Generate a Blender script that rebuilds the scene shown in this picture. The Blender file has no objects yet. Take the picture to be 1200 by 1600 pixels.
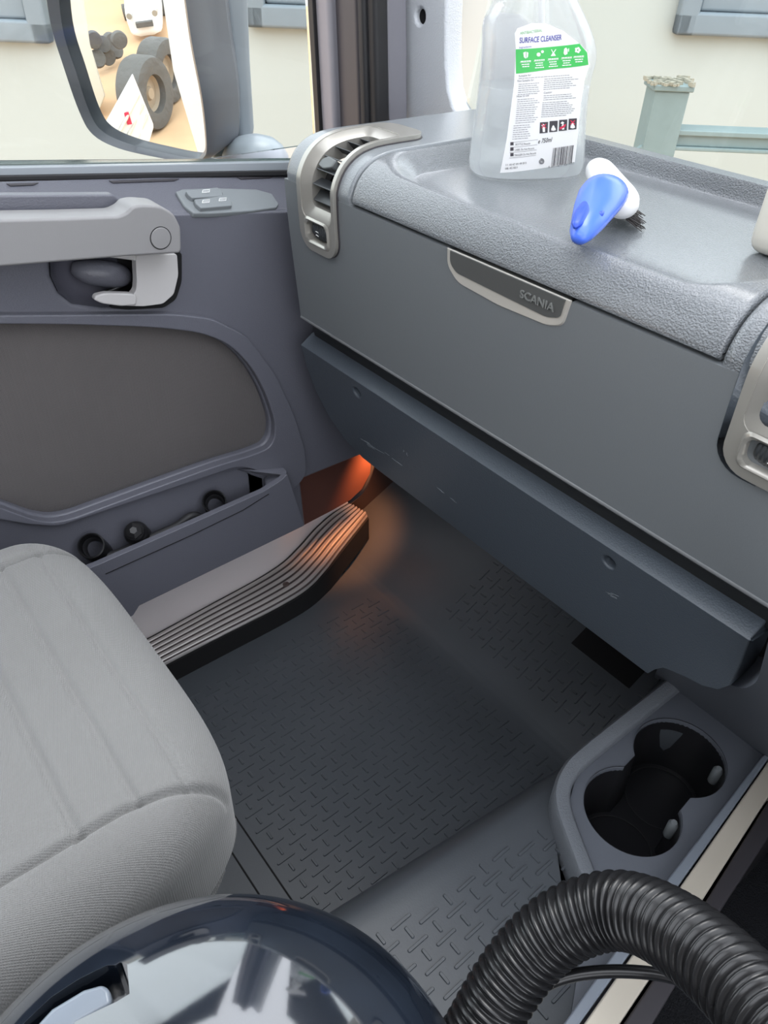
import bpy, bmesh, math, random
from mathutils import Vector, Matrix
random.seed(7)
SC = bpy.context.scene
COL = SC.collection
# ------------------------------------------------------------------ camera
RM = Matrix(((0.62458567, 0.50171635, -0.59847594), (0.78029743, -0.36944695, 0.50462349), (0.03207275, -0.78216984, -0.62223925)))
CAM = Vector((0.0, 0.0, 1.0))
FPX = 1169.0
cd = bpy.data.cameras.new('camera'); cam = bpy.data.objects.new('camera', cd); COL.objects.link(cam)
cd.sensor_fit = 'VERTICAL'; cd.sensor_height = 36.0; cd.lens = FPX / 1600.0 * 36.0
cd.clip_start = 0.02; cd.clip_end = 200
RX = RM @ Vector((1, 0, 0)); RY = RM @ Vector((0, -1, 0)); RZ = RM @ Vector((0, 0, -1))
cam.matrix_world = Matrix(((RX.x, RY.x, RZ.x, 0), (RX.y, RY.y, RZ.y, 0), (RX.z, RY.z, RZ.z, 1.0), (0, 0, 0, 1)))
SC.camera = cam
# ------------------------------------------------------------------ light
SC.view_settings.view_transform = 'Standard'; SC.view_settings.look = 'None'
SC.view_settings.gamma = 1.0; SC.view_settings.use_curve_mapping = False
SC.view_settings.exposure = 1.0
W = bpy.data.worlds.new('overcast_sky'); SC.world = W; W.use_nodes = True
wn = W.node_tree; wn.nodes.clear()
wo = wn.nodes.new('ShaderNodeOutputWorld'); wb = wn.nodes.new('ShaderNodeBackground')
wt = wn.nodes.new('ShaderNodeTexCoord'); ws = wn.nodes.new('ShaderNodeSeparateXYZ'); wr = wn.nodes.new('ShaderNodeValToRGB')
wn.links.new(wt.outputs['Generated'], ws.inputs[0]); wn.links.new(ws.outputs['Z'], wr.inputs[0])
wr.color_ramp.elements[0].position = 0.0; wr.color_ramp.elements[0].color = (0.62, 0.60, 0.57, 1)
wr.color_ramp.elements[1].position = 0.25; wr.color_ramp.elements[1].color = (0.95, 0.99, 1.06, 1)
wn.links.new(wr.outputs[0], wb.inputs[0]); wb.inputs[1].default_value = 1.85
wn.links.new(wb.outputs[0], wo.inputs[0])
sd = bpy.data.lights.new('hazy_sun', 'SUN'); so = bpy.data.objects.new('hazy_sun', sd); COL.objects.link(so)
sd.energy = 0.6; sd.angle = math.radians(25); sd.color = (1.0, 0.97, 0.92)
so.rotation_euler = Vector((0.25, -0.45, -1.0)).to_track_quat('-Z', 'Y').to_euler()

# ------------------------------------------------------------------ pixel -> point helpers (1200x1600 frame)
def ray(u, v): return RM @ Vector((u - 600.0, v - 800.0, FPX))
def P(u, v, ax, val):
    r = ray(u, v); i = 'XYZ'.index(ax); return CAM + r * ((val - CAM[i]) / r[i])
def PL(u, v, p0, n):
    r = ray(u, v); return CAM + r * ((p0 - CAM).dot(n) / r.dot(n))
def PD(u, v, d): return CAM + ray(u, v).normalized() * d

# ------------------------------------------------------------------ mesh helpers
def link_bm(name, bm, mat, parent=None, smooth=None, bevel=0, segs=3, sub=0, angle=40):
    bmesh.ops.remove_doubles(bm, verts=bm.verts, dist=1e-6)
    bmesh.ops.recalc_face_normals(bm, faces=bm.faces)
    me = bpy.data.meshes.new(name); bm.to_mesh(me); bm.free()
    return link_me(name, me, mat, parent, smooth, bevel, segs, sub, angle)
def link_me(name, me, mat, parent=None, smooth=None, bevel=0, segs=3, sub=0, angle=40):
    o = bpy.data.objects.new(name, me); COL.objects.link(o)
    for m in (mat if isinstance(mat, (list, tuple)) else [mat]): me.materials.append(m)
    if parent is not None: o.parent = parent
    if bevel:
        md = o.modifiers.new('b', 'BEVEL'); md.width = bevel; md.segments = segs; md.limit_method = 'ANGLE'
        md.angle_limit = math.radians(35); md.harden_normals = False
    if sub:
        md = o.modifiers.new('s', 'SUBSURF'); md.levels = sub; md.render_levels = sub
    if smooth is None: smooth = True
    if smooth:
        for p in me.polygons: p.use_smooth = True
        if not sub:
            me.set_sharp_from_angle(angle=math.radians(angle)) if not bevel else None
            if bevel:
                md = o.modifiers.new('w', 'WEIGHTED_NORMAL'); md.keep_sharp = True
    return o
def thing(name, label, cat, loc=(0, 0, 0), group=None, kind=None):
    o = bpy.data.objects.new(name, None); COL.objects.link(o); LOCS[o.name] = Vector(loc)
    o.empty_display_size = 0.02
    if label: o['label'] = label
    if cat: o['category'] = cat
    if group: o['group'] = group
    if kind: o['kind'] = kind
    return o
def tag(o, label=None, cat=None, group=None, kind=None):
    if label: o['label'] = label
    if cat: o['category'] = cat
    if group: o['group'] = group
    if kind: o['kind'] = kind
    return o
LOCS = {}
def reloc(root, loc): LOCS[root.name] = Vector(loc)   # base point of the thing, applied at the very end
def apply_mods(o):
    dg = bpy.context.evaluated_depsgraph_get(); dg.update()
    me = bpy.data.meshes.new_from_object(o.evaluated_get(dg))
    o.modifiers.clear(); o.data = me; return o
def zc_(u, v, z): return P(u, v, 'Z', z)
def cut(o, bm, op='DIFFERENCE'):
    bmesh.ops.recalc_face_normals(bm, faces=bm.faces)
    me = bpy.data.meshes.new('c'); bm.to_mesh(me); bm.free()
    c = bpy.data.objects.new('c', me); COL.objects.link(c)
    md = o.modifiers.new('x', 'BOOLEAN'); md.object = c; md.operation = op; md.solver = 'EXACT'
    bpy.context.view_layer.update(); apply_mods(o); bpy.data.objects.remove(c)
    return o
def finish(o, bevel=0, segs=3, angle=35):
    for p in o.data.polygons: p.use_smooth = True
    if bevel:
        md = o.modifiers.new('b', 'BEVEL'); md.width = bevel; md.segments = segs; md.limit_method = 'ANGLE'; md.angle_limit = math.radians(35)
        md = o.modifiers.new('w', 'WEIGHTED_NORMAL')
    else: o.data.set_sharp_from_angle(angle=math.radians(angle))
    return o
def add_box(bm, x0, x1, y0, y1, z0, z1):
    vs = [bm.verts.new((x, y, z)) for x in (x0, x1) for y in (y0, y1) for z in (z0, z1)]
    for f in ((0, 1, 3, 2), (4, 6, 7, 5), (0, 4, 5, 1), (2, 3, 7, 6), (0, 2, 6, 4), (1, 5, 7, 3)): bm.faces.new([vs[i] for i in f])
    return vs
def box(x0, x1, y0, y1, z0, z1):
    bm = bmesh.new(); add_box(bm, x0, x1, y0, y1, z0, z1); return bm
def add_prism(bm, pts, d):       # pts 3D loop, d extrusion vector
    d = Vector(d); a = [bm.verts.new(p) for p in pts]; b = [bm.verts.new(Vector(p) + d) for p in pts]
    bm.faces.new(a); bm.faces.new(b[::-1]); n = len(a)
    for i in range(n): bm.faces.new((a[i], b[i], b[(i + 1) % n], a[(i + 1) % n]))
def prism(pts, d):
    bm = bmesh.new(); add_prism(bm, pts, d); return bm
def add_loft(bm, rings, cap=True, closed=True):
    R = [[bm.verts.new(p) for p in r] for r in rings]; n = len(R[0])
    for a, b in zip(R, R[1:]):
        for i in range(n if closed else n - 1): bm.faces.new((a[i], a[(i + 1) % n], b[(i + 1) % n], b[i]))
    if cap and closed: bm.faces.new(R[0][::-1]); bm.faces.new(R[-1])
def loft(rings, cap=True, closed=True):
    bm = bmesh.new(); add_loft(bm, rings, cap, closed); return bm
def catmull(pts, n=8):
    pts = [Vector(p) for p in pts]; out = []
    q = [pts[0] * 2 - pts[1]] + pts + [pts[-1] * 2 - pts[-2]]
    for i in range(1, len(q) - 2):
        a, b, c, d = q[i - 1:i + 3]
        for k in range(n):
            t = k / n
            out.append(0.5 * ((2 * b) + (c - a) * t + (2 * a - 5 * b + 4 * c - d) * t * t + (3 * b - a - 3 * c + d) * t ** 3))
    out.append(pts[-1]); return out
def add_tube(bm, path, rad, seg=16, cap=True):
    path = [Vector(p) for p in path]; up = Vector((0, 0, 1)); rings = []; prev = None
    for i, p in enumerate(path):
        t = (path[min(i + 1, len(path) - 1)] - path[max(i - 1, 0)]).normalized()
        if prev is None:
            a = t.cross(up); a = t.cross(Vector((1, 0, 0))) if a.length < .1 else a
        else: a = prev - t * prev.dot(t)
        a.normalize(); prev = a; b = t.cross(a)
        r = rad(i) if callable(rad) else rad
        rings.append([p + (a * math.cos(k * 2 * math.pi / seg) + b * math.sin(k * 2 * math.pi / seg)) * r for k in range(seg)])
    add_loft(bm, rings, cap)
def tube(path, rad, seg=16, cap=True):
    bm = bmesh.new(); add_tube(bm, path, rad, seg, cap); return bm
def add_lathe(bm, c, ax, prof, seg=32, cap=True):   # prof: (r, h)
    ax = Vector(ax).normalized(); a = ax.orthogonal().normalized(); b = ax.cross(a); c = Vector(c)
    add_loft(bm, [[c + ax * h + (a * math.cos(k * 2 * math.pi / seg) + b * math.sin(k * 2 * math.pi / seg)) * r for k in range(seg)] for r, h in prof], cap)
def lathe(c, ax, prof, seg=32, cap=True):
    bm = bmesh.new(); add_lathe(bm, c, ax, prof, seg, cap); return bm
def rrect(cx, cy, hw, hh, r, n=6):
    out = []
    for sx, sy, a0 in ((1, 1, 0), (-1, 1, 90), (-1, -1, 180), (1, -1, 270)):
        for k in range(n + 1):
            a = math.radians(a0 + 90 * k / n); out.append((cx + sx * (hw - r) + r * math.cos(a), cy + sy * (hh - r) + r * math.sin(a)))
    return out
def round_poly(pts, r, n=5):      # round 2D corners
    out = []; m = len(pts)
    for i in range(m):
        p = Vector(pts[i]); a = Vector(pts[i - 1]); b = Vector(pts[(i + 1) % m])
        da = (a - p); db = (b - p); rr = min(r, da.length * .45, db.length * .45)
        s = p + da.normalized() * rr; e = p + db.normalized() * rr
        for k in range(n + 1):
            t = k / n; out.append(tuple((1 - t) ** 2 * s + 2 * t * (1 - t) * p + t * t * e))
    return out
def rounded_box(size, r, nx, ny, nz, fn=None):
    hx, hy, hz = [s / 2 for s in size]; bm = bmesh.new(); V = {}
    N = (nx, ny, nz); H = (hx, hy, hz)
    def g(i, j, k):
        key = (i, j, k)
        if key not in V:
            p = Vector([(-H[q] + 2 * H[q] * key[q] / N[q]) for q in range(3)])
            c = Vector([max(-(H[q] - r), min(H[q] - r, p[q])) for q in range(3)])
            d = p - c
            if d.length > 1e-9: d = d.normalized() * r
            s = c + d
            V[key] = bm.verts.new(fn(s, d.normalized() if d.length > 0 else Vector((0, 0, 1))) if fn else s)
        return V[key]
    for i in range(nx):
        for j in range(ny):
            bm.faces.new((g(i, j, 0), g(i, j + 1, 0), g(i + 1, j + 1, 0), g(i + 1, j, 0)))
            bm.faces.new((g(i, j, nz), g(i + 1, j, nz), g(i + 1, j + 1, nz), g(i, j + 1, nz)))
    for i in range(nx):
        for k in range(nz):
            bm.faces.new((g(i, 0, k), g(i + 1, 0, k), g(i + 1, 0, k + 1), g(i, 0, k + 1)))
            bm.faces.new((g(i, ny, k), g(i, ny, k + 1), g(i + 1, ny, k + 1), g(i + 1, ny, k)))
    for j in range(ny):
        for k in range(nz):
            bm.faces.new((g(0, j, k), g(0, j, k + 1), g(0, j + 1, k + 1), g(0, j + 1, k)))
            bm.faces.new((g(nx, j, k), g(nx, j + 1, k), g(nx, j + 1, k + 1), g(nx, j, k + 1)))
    return bm
def flat_text(s, size, extrude=0.0, align='LEFT', bold=0.0):
    cu = bpy.data.curves.new('t', 'FONT'); cu.body = s; cu.size = size; cu.extrude = extrude; cu.align_x = align; cu.offset = bold
    cu.resolution_u = 3
    o = bpy.data.objects.new('t', cu); COL.objects.link(o); bpy.context.view_layer.update()
    me = bpy.data.meshes.new_from_object(o.evaluated_get(bpy.context.evaluated_depsgraph_get()))
    bpy.data.objects.remove(o); bpy.data.curves.remove(cu); return me
def map_me(me, fn):
    for v in me.vertices: v.co = fn(v.co)
    return me
def join_me(bm, me): bm.from_mesh(me); bpy.data.meshes.remove(me)
def smst(a, b, x):
    t = max(0.0, min(1.0, (x - a) / (b - a))); return t * t * (3 - 2 * t)

# ------------------------------------------------------------------ materials
def mat(name, col, rough=.5, metal=0.0, bump=None, spec=.5, trans=0.0, ior=1.45, coat=0.0, mottle=0.0, mscale=6.0, emit=0.0, sheen=0.0, alpha=1.0):
    m = bpy.data.materials.new(name); m.use_nodes = True; nt = m.node_tree; b = nt.nodes['Principled BSDF']
    b.inputs['Base Color'].default_value = (*col, 1); b.inputs['Roughness'].default_value = rough; b.inputs['Metallic'].default_value = metal
    b.inputs['Specular IOR Level'].default_value = spec; b.inputs['Transmission Weight'].default_value = trans; b.inputs['IOR'].default_value = ior
    b.inputs['Coat Weight'].default_value = coat; b.inputs['Sheen Weight'].default_value = sheen
    if emit: b.inputs['Emission Color'].default_value = (*col, 1); b.inputs['Emission Strength'].default_value = emit
    tc = nt.nodes.new('ShaderNodeTexCoord')
    if mottle:
        n = nt.nodes.new('ShaderNodeTexNoise'); n.inputs['Scale'].default_value = mscale; n.inputs['Detail'].default_value = 5
        nt.links.new(tc.outputs['Object'], n.inputs['Vector'])
        mx = nt.nodes.new('ShaderNodeMix'); mx.data_type = 'RGBA'
        mx.inputs[6].default_value = (*[c * (1 - mottle) for c in col], 1); mx.inputs[7].default_value = (*[min(1, c * (1 + mottle)) for c in col], 1)
        nt.links.new(n.outputs[0], mx.inputs[0]); nt.links.new(mx.outputs[2], b.inputs['Base Color'])
    if bump:
        kind, scale, strength, dist = bump
        if kind == 'leather':
            t = nt.nodes.new('ShaderNodeTexVoronoi'); t.feature = 'SMOOTH_F1'; t.inputs['Scale'].default_value = scale; o = t.outputs['Distance']
            t.inputs['Randomness'].default_value = 1.0
            nz = nt.nodes.new('ShaderNodeTexNoise'); nz.inputs['Scale'].default_value = scale * .6
            va = nt.nodes.new('ShaderNodeVectorMath'); va.operation = 'MULTIPLY_ADD'; va.inputs[1].default_value = (.0015,) * 3
            nt.links.new(tc.outputs['Object'], nz.inputs['Vector']); nt.links.new(nz.outputs['Color'], va.inputs[0]); nt.links.new(tc.outputs['Object'], va.inputs[2])
            nt.links.new(va.outputs[0], t.inputs['Vector'])
        elif kind == 'noise':
            t = nt.nodes.new('ShaderNodeTexNoise'); t.inputs['Scale'].default_value = scale; t.inputs['Detail'].default_value = 3; o = t.outputs[0]
            nt.links.new(tc.outputs['Object'], t.inputs['Vector'])
        elif kind == 'weave':
            mp = nt.nodes.new('ShaderNodeMapping'); mp.inputs['Rotation'].default_value = (0, 0, .35)
            nt.links.new(tc.outputs['Object'], mp.inputs[0])
            w1 = nt.nodes.new('ShaderNodeTexWave'); w1.bands_direction = 'X'; w1.inputs['Scale'].default_value = scale; w1.inputs['Distortion'].default_value = 1.0; w1.inputs['Detail Scale'].default_value = 2
            w2 = nt.nodes.new('ShaderNodeTexWave'); w2.bands_direction = 'Y'; w2.inputs['Scale'].default_value = scale * .8; w2.inputs['Distortion'].default_value = 1.0; w2.inputs['Detail Scale'].default_value = 2
            nt.links.new(mp.outputs[0], w1.inputs[0]); nt.links.new(mp.outputs[0], w2.inputs[0])
            mm = nt.nodes.new('ShaderNodeMath'); mm.operation = 'MULTIPLY'; nt.links.new(w1.outputs[1], mm.inputs[0]); nt.links.new(w2.outputs[1], mm.inputs[1]); o = mm.outputs[0]
        b.inputs['Coat Roughness'].default_value = .24; bp = nt.nodes.new('ShaderNodeBump'); bp.inputs['Strength'].default_value = strength; bp.inputs['Distance'].default_value = dist
        nt.links.new(o, bp.inputs['Height']); nt.links.new(bp.outputs[0], b.inputs['Normal'])
    m.diffuse_color = (*col, 1)
    return m
def C(r, g, b): return tuple(((c / 255 + .055) / 1.055) ** 2.4 if c > 10 else c / 255 / 12.92 for c in (r, g, b))
M = {}
M['fascia'] = mat('fascia_plastic', C(113, 117, 120), .42, bump=('noise', 900, .12, .001))
M['leather'] = mat('grained_pad', C(114, 118, 122), .34, coat=.9, bump=('leather', 850, .9, .0012))
M['top'] = mat('grained_top', C(124, 129, 133), .36, coat=.8, bump=('leather', 1000, .45, .0008))
M['kick'] = mat('kick_plastic', C(72, 79, 87), .44, coat=.35, bump=('leather', 800, .3, .0008))
M['silver'] = mat('satin_silver', C(170, 167, 160), .30, metal=.5)
M['black'] = mat('black_plastic', (.012, .012, .013), .35)
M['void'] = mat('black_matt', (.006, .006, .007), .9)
M['door'] = mat('door_plastic', C(96, 97, 106), .42, coat=.15, bump=('leather', 750, .3, .0008))
M['doorfab'] = mat('door_fabric', C(86, 82, 82), .9, bump=('weave', 260, .4, .0008), mottle=.12, mscale=9, sheen=.2)
M['bar'] = mat('pull_bar_plastic', C(138, 137, 138), .5, bump=('noise', 1200, .1, .0006))
M['latch'] = mat('latch_grey', C(186, 184, 184), .38)
M['switch'] = mat('switch_plastic', C(124, 129, 132), .38)
M['rubber'] = mat('black_rubber', (.018, .018, .02), .55)
M['mat'] = mat('rubber_mat', C(70, 74, 79), .42, bump=('noise', 500, .08, .001), mottle=.1, mscale=14)
M['seat'] = mat('seat_fabric', C(118, 118, 117), .92, bump=('weave', 300, .5, .0009), mottle=.1, mscale=8, sheen=.3)
M['seam'] = mat('seat_side_fabric', C(96, 96, 98), .95, bump=('weave', 190, .4, .001))
M['white'] = mat('white_paint', C(240, 232, 232), .3, coat=.5)
M['alu'] = mat('brushed_aluminium', C(205, 200, 198), .32, metal=.6)
M['navy'] = mat('glossy_navy_shell', (.010, .014, .022), .08, spec=1.0, coat=1.0, ior=1.6, mottle=.6, mscale=40, bump=('noise', 60, .015, .002))
M['navy'].node_tree.nodes['Principled BSDF'].inputs['Coat Roughness'].default_value = .05
M['console'] = mat('console_plastic', C(96, 100, 108), .45, bump=('noise', 900, .12, .0008))
M['conrim'] = mat('console_rim', C(112, 116, 122), .42, bump=('leather', 700, .45, .001))
M['trim'] = mat('champagne_trim', C(206, 198, 184), .28, metal=.25)
M['hose'] = mat('hose_plastic', (.013, .013, .014), .24)
M['carpet'] = mat('dark_carpet', (.014, .015, .019), .95, bump=('noise', 600, 1.0, .004))
M['pillar'] = mat('pillar_trim', C(208, 212, 217), .55, bump=('leather', 700, .4, .001))
M['frame'] = mat('door_frame_plastic', C(126, 125, 132), .45)
M['framedark'] = mat('dark_frame', C(60, 58, 62), .4)
M['bottle'] = mat('clear_bottle', (.97, .985, .98), .03, trans=1.0, ior=1.45)
M['liquid'] = mat('clear_liquid', (.97, .985, .985), .0, trans=1.0, ior=1.33)
def clear_mat(name, tint, ior, milky, rough=.0, clear=.5):
    m = bpy.data.materials.new(name); m.use_nodes = True; nt = m.node_tree; nt.nodes.clear(); N_ = nt.nodes.new
    o = N_('ShaderNodeOutputMaterial'); tr = N_('ShaderNodeBsdfTransparent'); tr.inputs[0].default_value = (*tint, 1)
    gl = N_('ShaderNodeBsdfGlass'); gl.inputs['IOR'].default_value = ior; gl.inputs['Roughness'].default_value = rough; gl.inputs[0].default_value = (*tint, 1)
    a = N_('ShaderNodeMixShader'); a.inputs[0].default_value = clear; nt.links.new(gl.outputs[0], a.inputs[1]); nt.links.new(tr.outputs[0], a.inputs[2])
    t2 = N_('ShaderNodeBsdfTranslucent'); t2.inputs[0].default_value = (.95, .97, .98, 1); d2 = N_('ShaderNodeBsdfDiffuse'); d2.inputs[0].default_value = (.9, .93, .95, 1)
    b = N_('ShaderNodeMixShader'); b.inputs[0].default_value = .2; nt.links.new(t2.outputs[0], b.inputs[1]); nt.links.new(d2.outputs[0], b.inputs[2])
    c = N_('ShaderNodeMixShader'); c.inputs[0].default_value = milky; nt.links.new(a.outputs[0], c.inputs[1]); nt.links.new(b.outputs[0], c.inputs[2])
    nt.links.new(c.outputs[0], o.inputs[0]); return m
M['bottle'] = clear_mat('clear_bottle', (1, 1, 1), 1.45, .16, .0, .8)
M['liquid'] = clear_mat('clear_liquid', (1, 1, 1), 1.33, .6, .0, .7)
M['label'] = mat('label_paper', (.86, .86, .86), .35)
M['green'] = mat('label_green', C(70, 190, 95), .35)
M['greentext'] = mat('green_ink', C(110, 180, 110), .4)
M['purple'] = mat('violet_ink', C(70, 70, 160), .4)
M['ink'] = mat('grey_ink', C(120, 120, 125), .4)
M['darkink'] = mat('dark_ink', C(70, 66, 72), .4)
M['red'] = mat('red_ink', C(215, 60, 90), .4)
M['whiteink'] = mat('white_ink', (.9, .9, .9), .4)
M['blue'] = mat('blue_plastic', C(78, 116, 226), .25, spec=.5)
M['blued'] = mat('blue_grip', C(45, 80, 190), .35)
M['whitep'] = mat('white_plastic', (.85, .85, .86), .3)
M['bristle'] = mat('dark_bristle', C(70, 66, 66), .6)
M['cream'] = mat('cream_plastic', C(222, 217, 203), .4)
M['wall'] = mat('cream_cladding', C(177, 181, 177), .8, mottle=.02, mscale=2)
M['winframe'] = mat('grey_window_frame', C(122, 132, 140), .5, mottle=.06, mscale=20)
M['postgreen'] = mat('painted_steel', C(122, 138, 139), .5, mottle=.12, mscale=30)
M['sand'] = mat('sandy_ground', C(196, 160, 124), .95, mottle=.2, mscale=3)
M['chip'] = mat('cream_chips', C(150, 146, 132), .8)
M['mirror'] = mat('mirror_glass', (.9, .92, .92), .0, metal=1.0)
M['mirrorframe'] = mat('mirror_housing', C(96, 97, 104), .35)
M['tyre'] = mat('tyre_rubber', C(96, 93, 90), .8, bump=('noise', 20, .6, .02))
M['glassdark'] = mat('dark_window', C(70, 90, 96), .1)
M['lining'] = mat('cab_lining', C(120, 120, 120), .8)
M['lampw'] = mat('rim_paint', C(168, 150, 128), .6)
# thin clear glass
def glass_mat(name, tint=(.93, .96, .95)):
    m = bpy.data.materials.new(name); m.use_nodes = True; nt = m.node_tree; nt.nodes.clear()
    o = nt.nodes.new('ShaderNodeOutputMaterial'); t = nt.nodes.new('ShaderNodeBsdfTransparent'); t.inputs[0].default_value = (*tint, 1)
    g = nt.nodes.new('ShaderNodeBsdfGlossy'); g.inputs['Roughness'].default_value = .02
    f = nt.nodes.new('ShaderNodeFresnel'); f.inputs[0].default_value = 1.35
    mx = nt.nodes.new('ShaderNodeMixShader'); nt.links.new(f.outputs[0], mx.inputs[0]); nt.links.new(t.outputs[0], mx.inputs[1]); nt.links.new(g.outputs[0], mx.inputs[2])
    nt.links.new(mx.outputs[0], o.inputs[0]); return m
M['glass'] = glass_mat('window_glass')

# ================================================================== EXTERIOR
HD = Vector((-.765, .645, 0)).normalized(); HT = Vector((HD.y, -HD.x, 0))     # away from camera / to the right
GZ = -1.1
WP = HD * 3.4
def wq(u, v): return PL(u, v, WP, HD)
o = link_bm('wall_outside', prism([WP - HT * 7 + Vector((0, 0, GZ)), WP + HT * 7 + Vector((0, 0, GZ)), WP + HT * 7 + Vector((0, 0, 1.72)), WP - HT * 7 + Vector((0, 0, 1.72))], HD * .2), M['wall'], smooth=False); tag(o, kind='structure')
o = link_bm('ground', box(-14, 10, -24, 9, GZ - .2, GZ), M['sand'], smooth=False); tag(o, kind='structure')
# right window frame on the wall
def wall_window(px, label, pos, name='window_frame', depth=.06):
    (u0, v0), (u1, v1) = px      # bottom-left, bottom-right, grows upward
    a = wq(u0, v0); w = (wq(u1, v1) - a).dot(HT); b0 = Vector((a.x, a.y, a.z))
    t = thing(name, label, 'window frame', a)
    def bar(nm, x0, x1, z0, z1, d, m):
        pts = [Vector((a.x, a.y, 0)) + HT * x + Vector((0, 0, z)) for x, z in ((x0, z0), (x1, z0), (x1, z1), (x0, z1))]
        q = link_bm(nm, prism(pts, -HD * d), m, t, bevel=.012); return q
    H = .85; z = a.z
    bar('bottom_rail', 0, w, z, z + .075, depth, M['winframe']); bar('top_rail', 0, w, z + H, z + H + .075, depth, M['winframe'])
    bar('stile', 0, .075, z, z + H, depth, M['winframe']); bar('stile', w - .075, w, z, z + H, depth, M['winframe'])
    bar('inner_frame', .075, w - .075, z + .075, z + .15, depth * .6, M['winframe'])
    bar('glass_pane', .075, w - .075, z + .1, z + H, .012, M['glassdark'])
    reloc(t, a); return t
wall_window(((1048, 52), (1420, 66)), 'blue-grey window frame on the cream wall beyond the windscreen, above the green post', 'r')
wall_window(((-260, 52), (82, 42)), 'grey window frame low on the cream wall left of the door mirror', 'l', 'window_frame')
wall_window(((388, 40), (700, 46)), 'grey window frame on the cream wall between the mirror arm and the door frame', 'm', 'window_frame')
# green post and rail outside windscreen
PP = HD * 2.7
def pq(u, v): return PL(u, v, PP, HD)
t = thing('steel_post', 'green painted steel post with flat cap outside the windscreen', 'post', PP)
pa, pb = pq(1024, 142), pq(1079, 142); wd = (pb - pa).dot(HT); pc = (pa + pb) / 2
def postbox(c, hw, z0, z1, m, nm, bev=.004):
    pts = [c + HT * sx * hw + HD * sy * hw for sx, sy in ((-1, -1), (1, -1), (1, 1), (-1, 1))]
    return link_bm(nm, prism([Vector((p.x, p.y, z0)) for p in pts], (0, 0, z1 - z0)), m, t, bevel=bev)
postbox(pc + HD * wd / 2, wd / 2, GZ, pa.z, M['postgreen'], 'shaft')
postbox(pc + HD * wd / 2, wd / 2 + .009, pa.z, pa.z + .018, M['postgreen'], 'cap')
bm = bmesh.new()
for k in range(70):
    c = pc + HD * (wd / 2 + random.uniform(-.08, .08)) + HT * random.uniform(-.075, .075); s = random.uniform(.003, .008)
    add_box(bm, c.x - s, c.x + s, c.y - s, c.y + s, pa.z + .017, pa.z + .019 + s * 1.2)
o = link_bm('loose_chippings', bm, M['chip'], t, smooth=False); o['kind'] = 'stuff'
reloc(t, (pc.x, pc.y, GZ))
ra = pq(1062, 192) + HD * (wd / 2)
bm = bmesh.new()
za = pq(1062, 206).z; zb = pq(1055, 236).z
for z0, z1, d in ((zb, zb + .012, .05), (zb + .012, za - .012, .035), (za - .012, za + .004, .05)):
    pts = [Vector((ra.x, ra.y, z0)) - HD * d, Vector((ra.x, ra.y, z0)) + HD * d, Vector((ra.x, ra.y, z1)) + HD * d, Vector((ra.x, ra.y, z1)) - HD * d]
    add_prism(bm, pts, HT * 1.6)
o = link_bm('steel_rail', bm, M['postgreen'], bevel=.003); tag(o, 'green painted horizontal steel rail joined to the right of the post', 'rail')
o = link_bm('steel_bracket', prism([pq(968, 250), pq(1004, 228), pq(1010, 262), pq(985, 262)], HD * .02), M['postgreen']); tag(o, 'small green bracket just left of the foot of the green post', 'bracket')

# ================================================================== CAB SHELL
def open_roof():  # unseen roof, its opening cut and sized to let in top light
    bm = bmesh.new()
    for a in ((-.9, .9, -1.0, -.70), (-.9, .9, .14, .25), (-.9, -.55, -.70, .14), (.55, .9, -.70, .14)): add_box(bm, a[0], a[1], a[2], a[3], 1.62, 1.66)
    return bm
FZ = .15
o = link_bm('floor', box(-.86, .9, -1.0, 1.05, FZ - .05, FZ - .006), M['void'], smooth=False); tag(o, kind='structure')
o = link_bm('wall_front', box(-.86, .9, .93, .98, FZ - .006, .70), M['void'], smooth=False); tag(o, kind='structure')
o = link_bm('leak_cover', box(-.86, .9, .66, .93, .68, .70), M['void'], smooth=False); tag(o, kind='structure')  # unseen firewall top slab, added to stop sky light leaking under the dash
bm = box(-.95, .95, -1.05, -1.0, FZ - .05, 1.75)
o = link_bm('wall_back', bm, M['lining'], smooth=False); tag(o, kind='structure')
# carpet side of footwell
bm = bmesh.new()
o = link_bm('wall_left', prism([Vector((-.84, .50, FZ - .006)), Vector((-.84, .94, FZ - .006)), Vector((-.84, .94, .745)), Vector((-.84, .62, .745)), Vector((-.84, .60, .62)), Vector((-.84, .56, .30))], (.03, 0, 0)), mat('footwell_lining', C(60, 48, 46), .55), bevel=.01); tag(o, kind='structure')

o = link_bm('ceiling', open_roof(), M['lining'], smooth=False); tag(o, kind='structure')
o = link_bm('wall_right', box(.88, .92, -1.0, .93, FZ - .05, .66), M['lining'], smooth=False); tag(o, kind='structure')
# A pillar trim and door frame posts (planes raked to the glass)
def rise(u, v, Y):      # corners at the top edge carry on up along the raked pillar
    p = P(u, v, 'Y', Y)
    return p + (P(480, -40, 'Y', Y) - P(495, 215, 'Y', Y)).normalized() * .62 if v <= -40 else p
def strip(name, px, Y, th, m, label=None, cat=None, bev=.006, parent=None, kind=None, sub=None):
    pts = [rise(u, v, Y) for u, v in px]
    return link_bm(name, prism(pts, (0, th, 0)), m, parent, bevel=bev)
tp = thing('pillar_trim', 'pale grey grained trim on the windscreen pillar with a black hole', 'pillar trim', P(640, 170, 'Y', .62))
px = [(592, -40), (597, 60), (603, 130), (612, 195), (745, 205), (722, 190), (708, 168), (700, 140), (697, 100), (697, 40), (698, -40)]
o = link_bm('trim_shell', prism([rise(u, v, .66) for u, v in px], (-.01, .035, 0)), M['pillar'], tp)
c = P(656, 26, 'Y', .66); cut(o, lathe(c - Vector((0, .02, 0)), (0, 1, 0), [(.0075, 0), (.0075, .045)], 24)); finish(o, .005)
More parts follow.
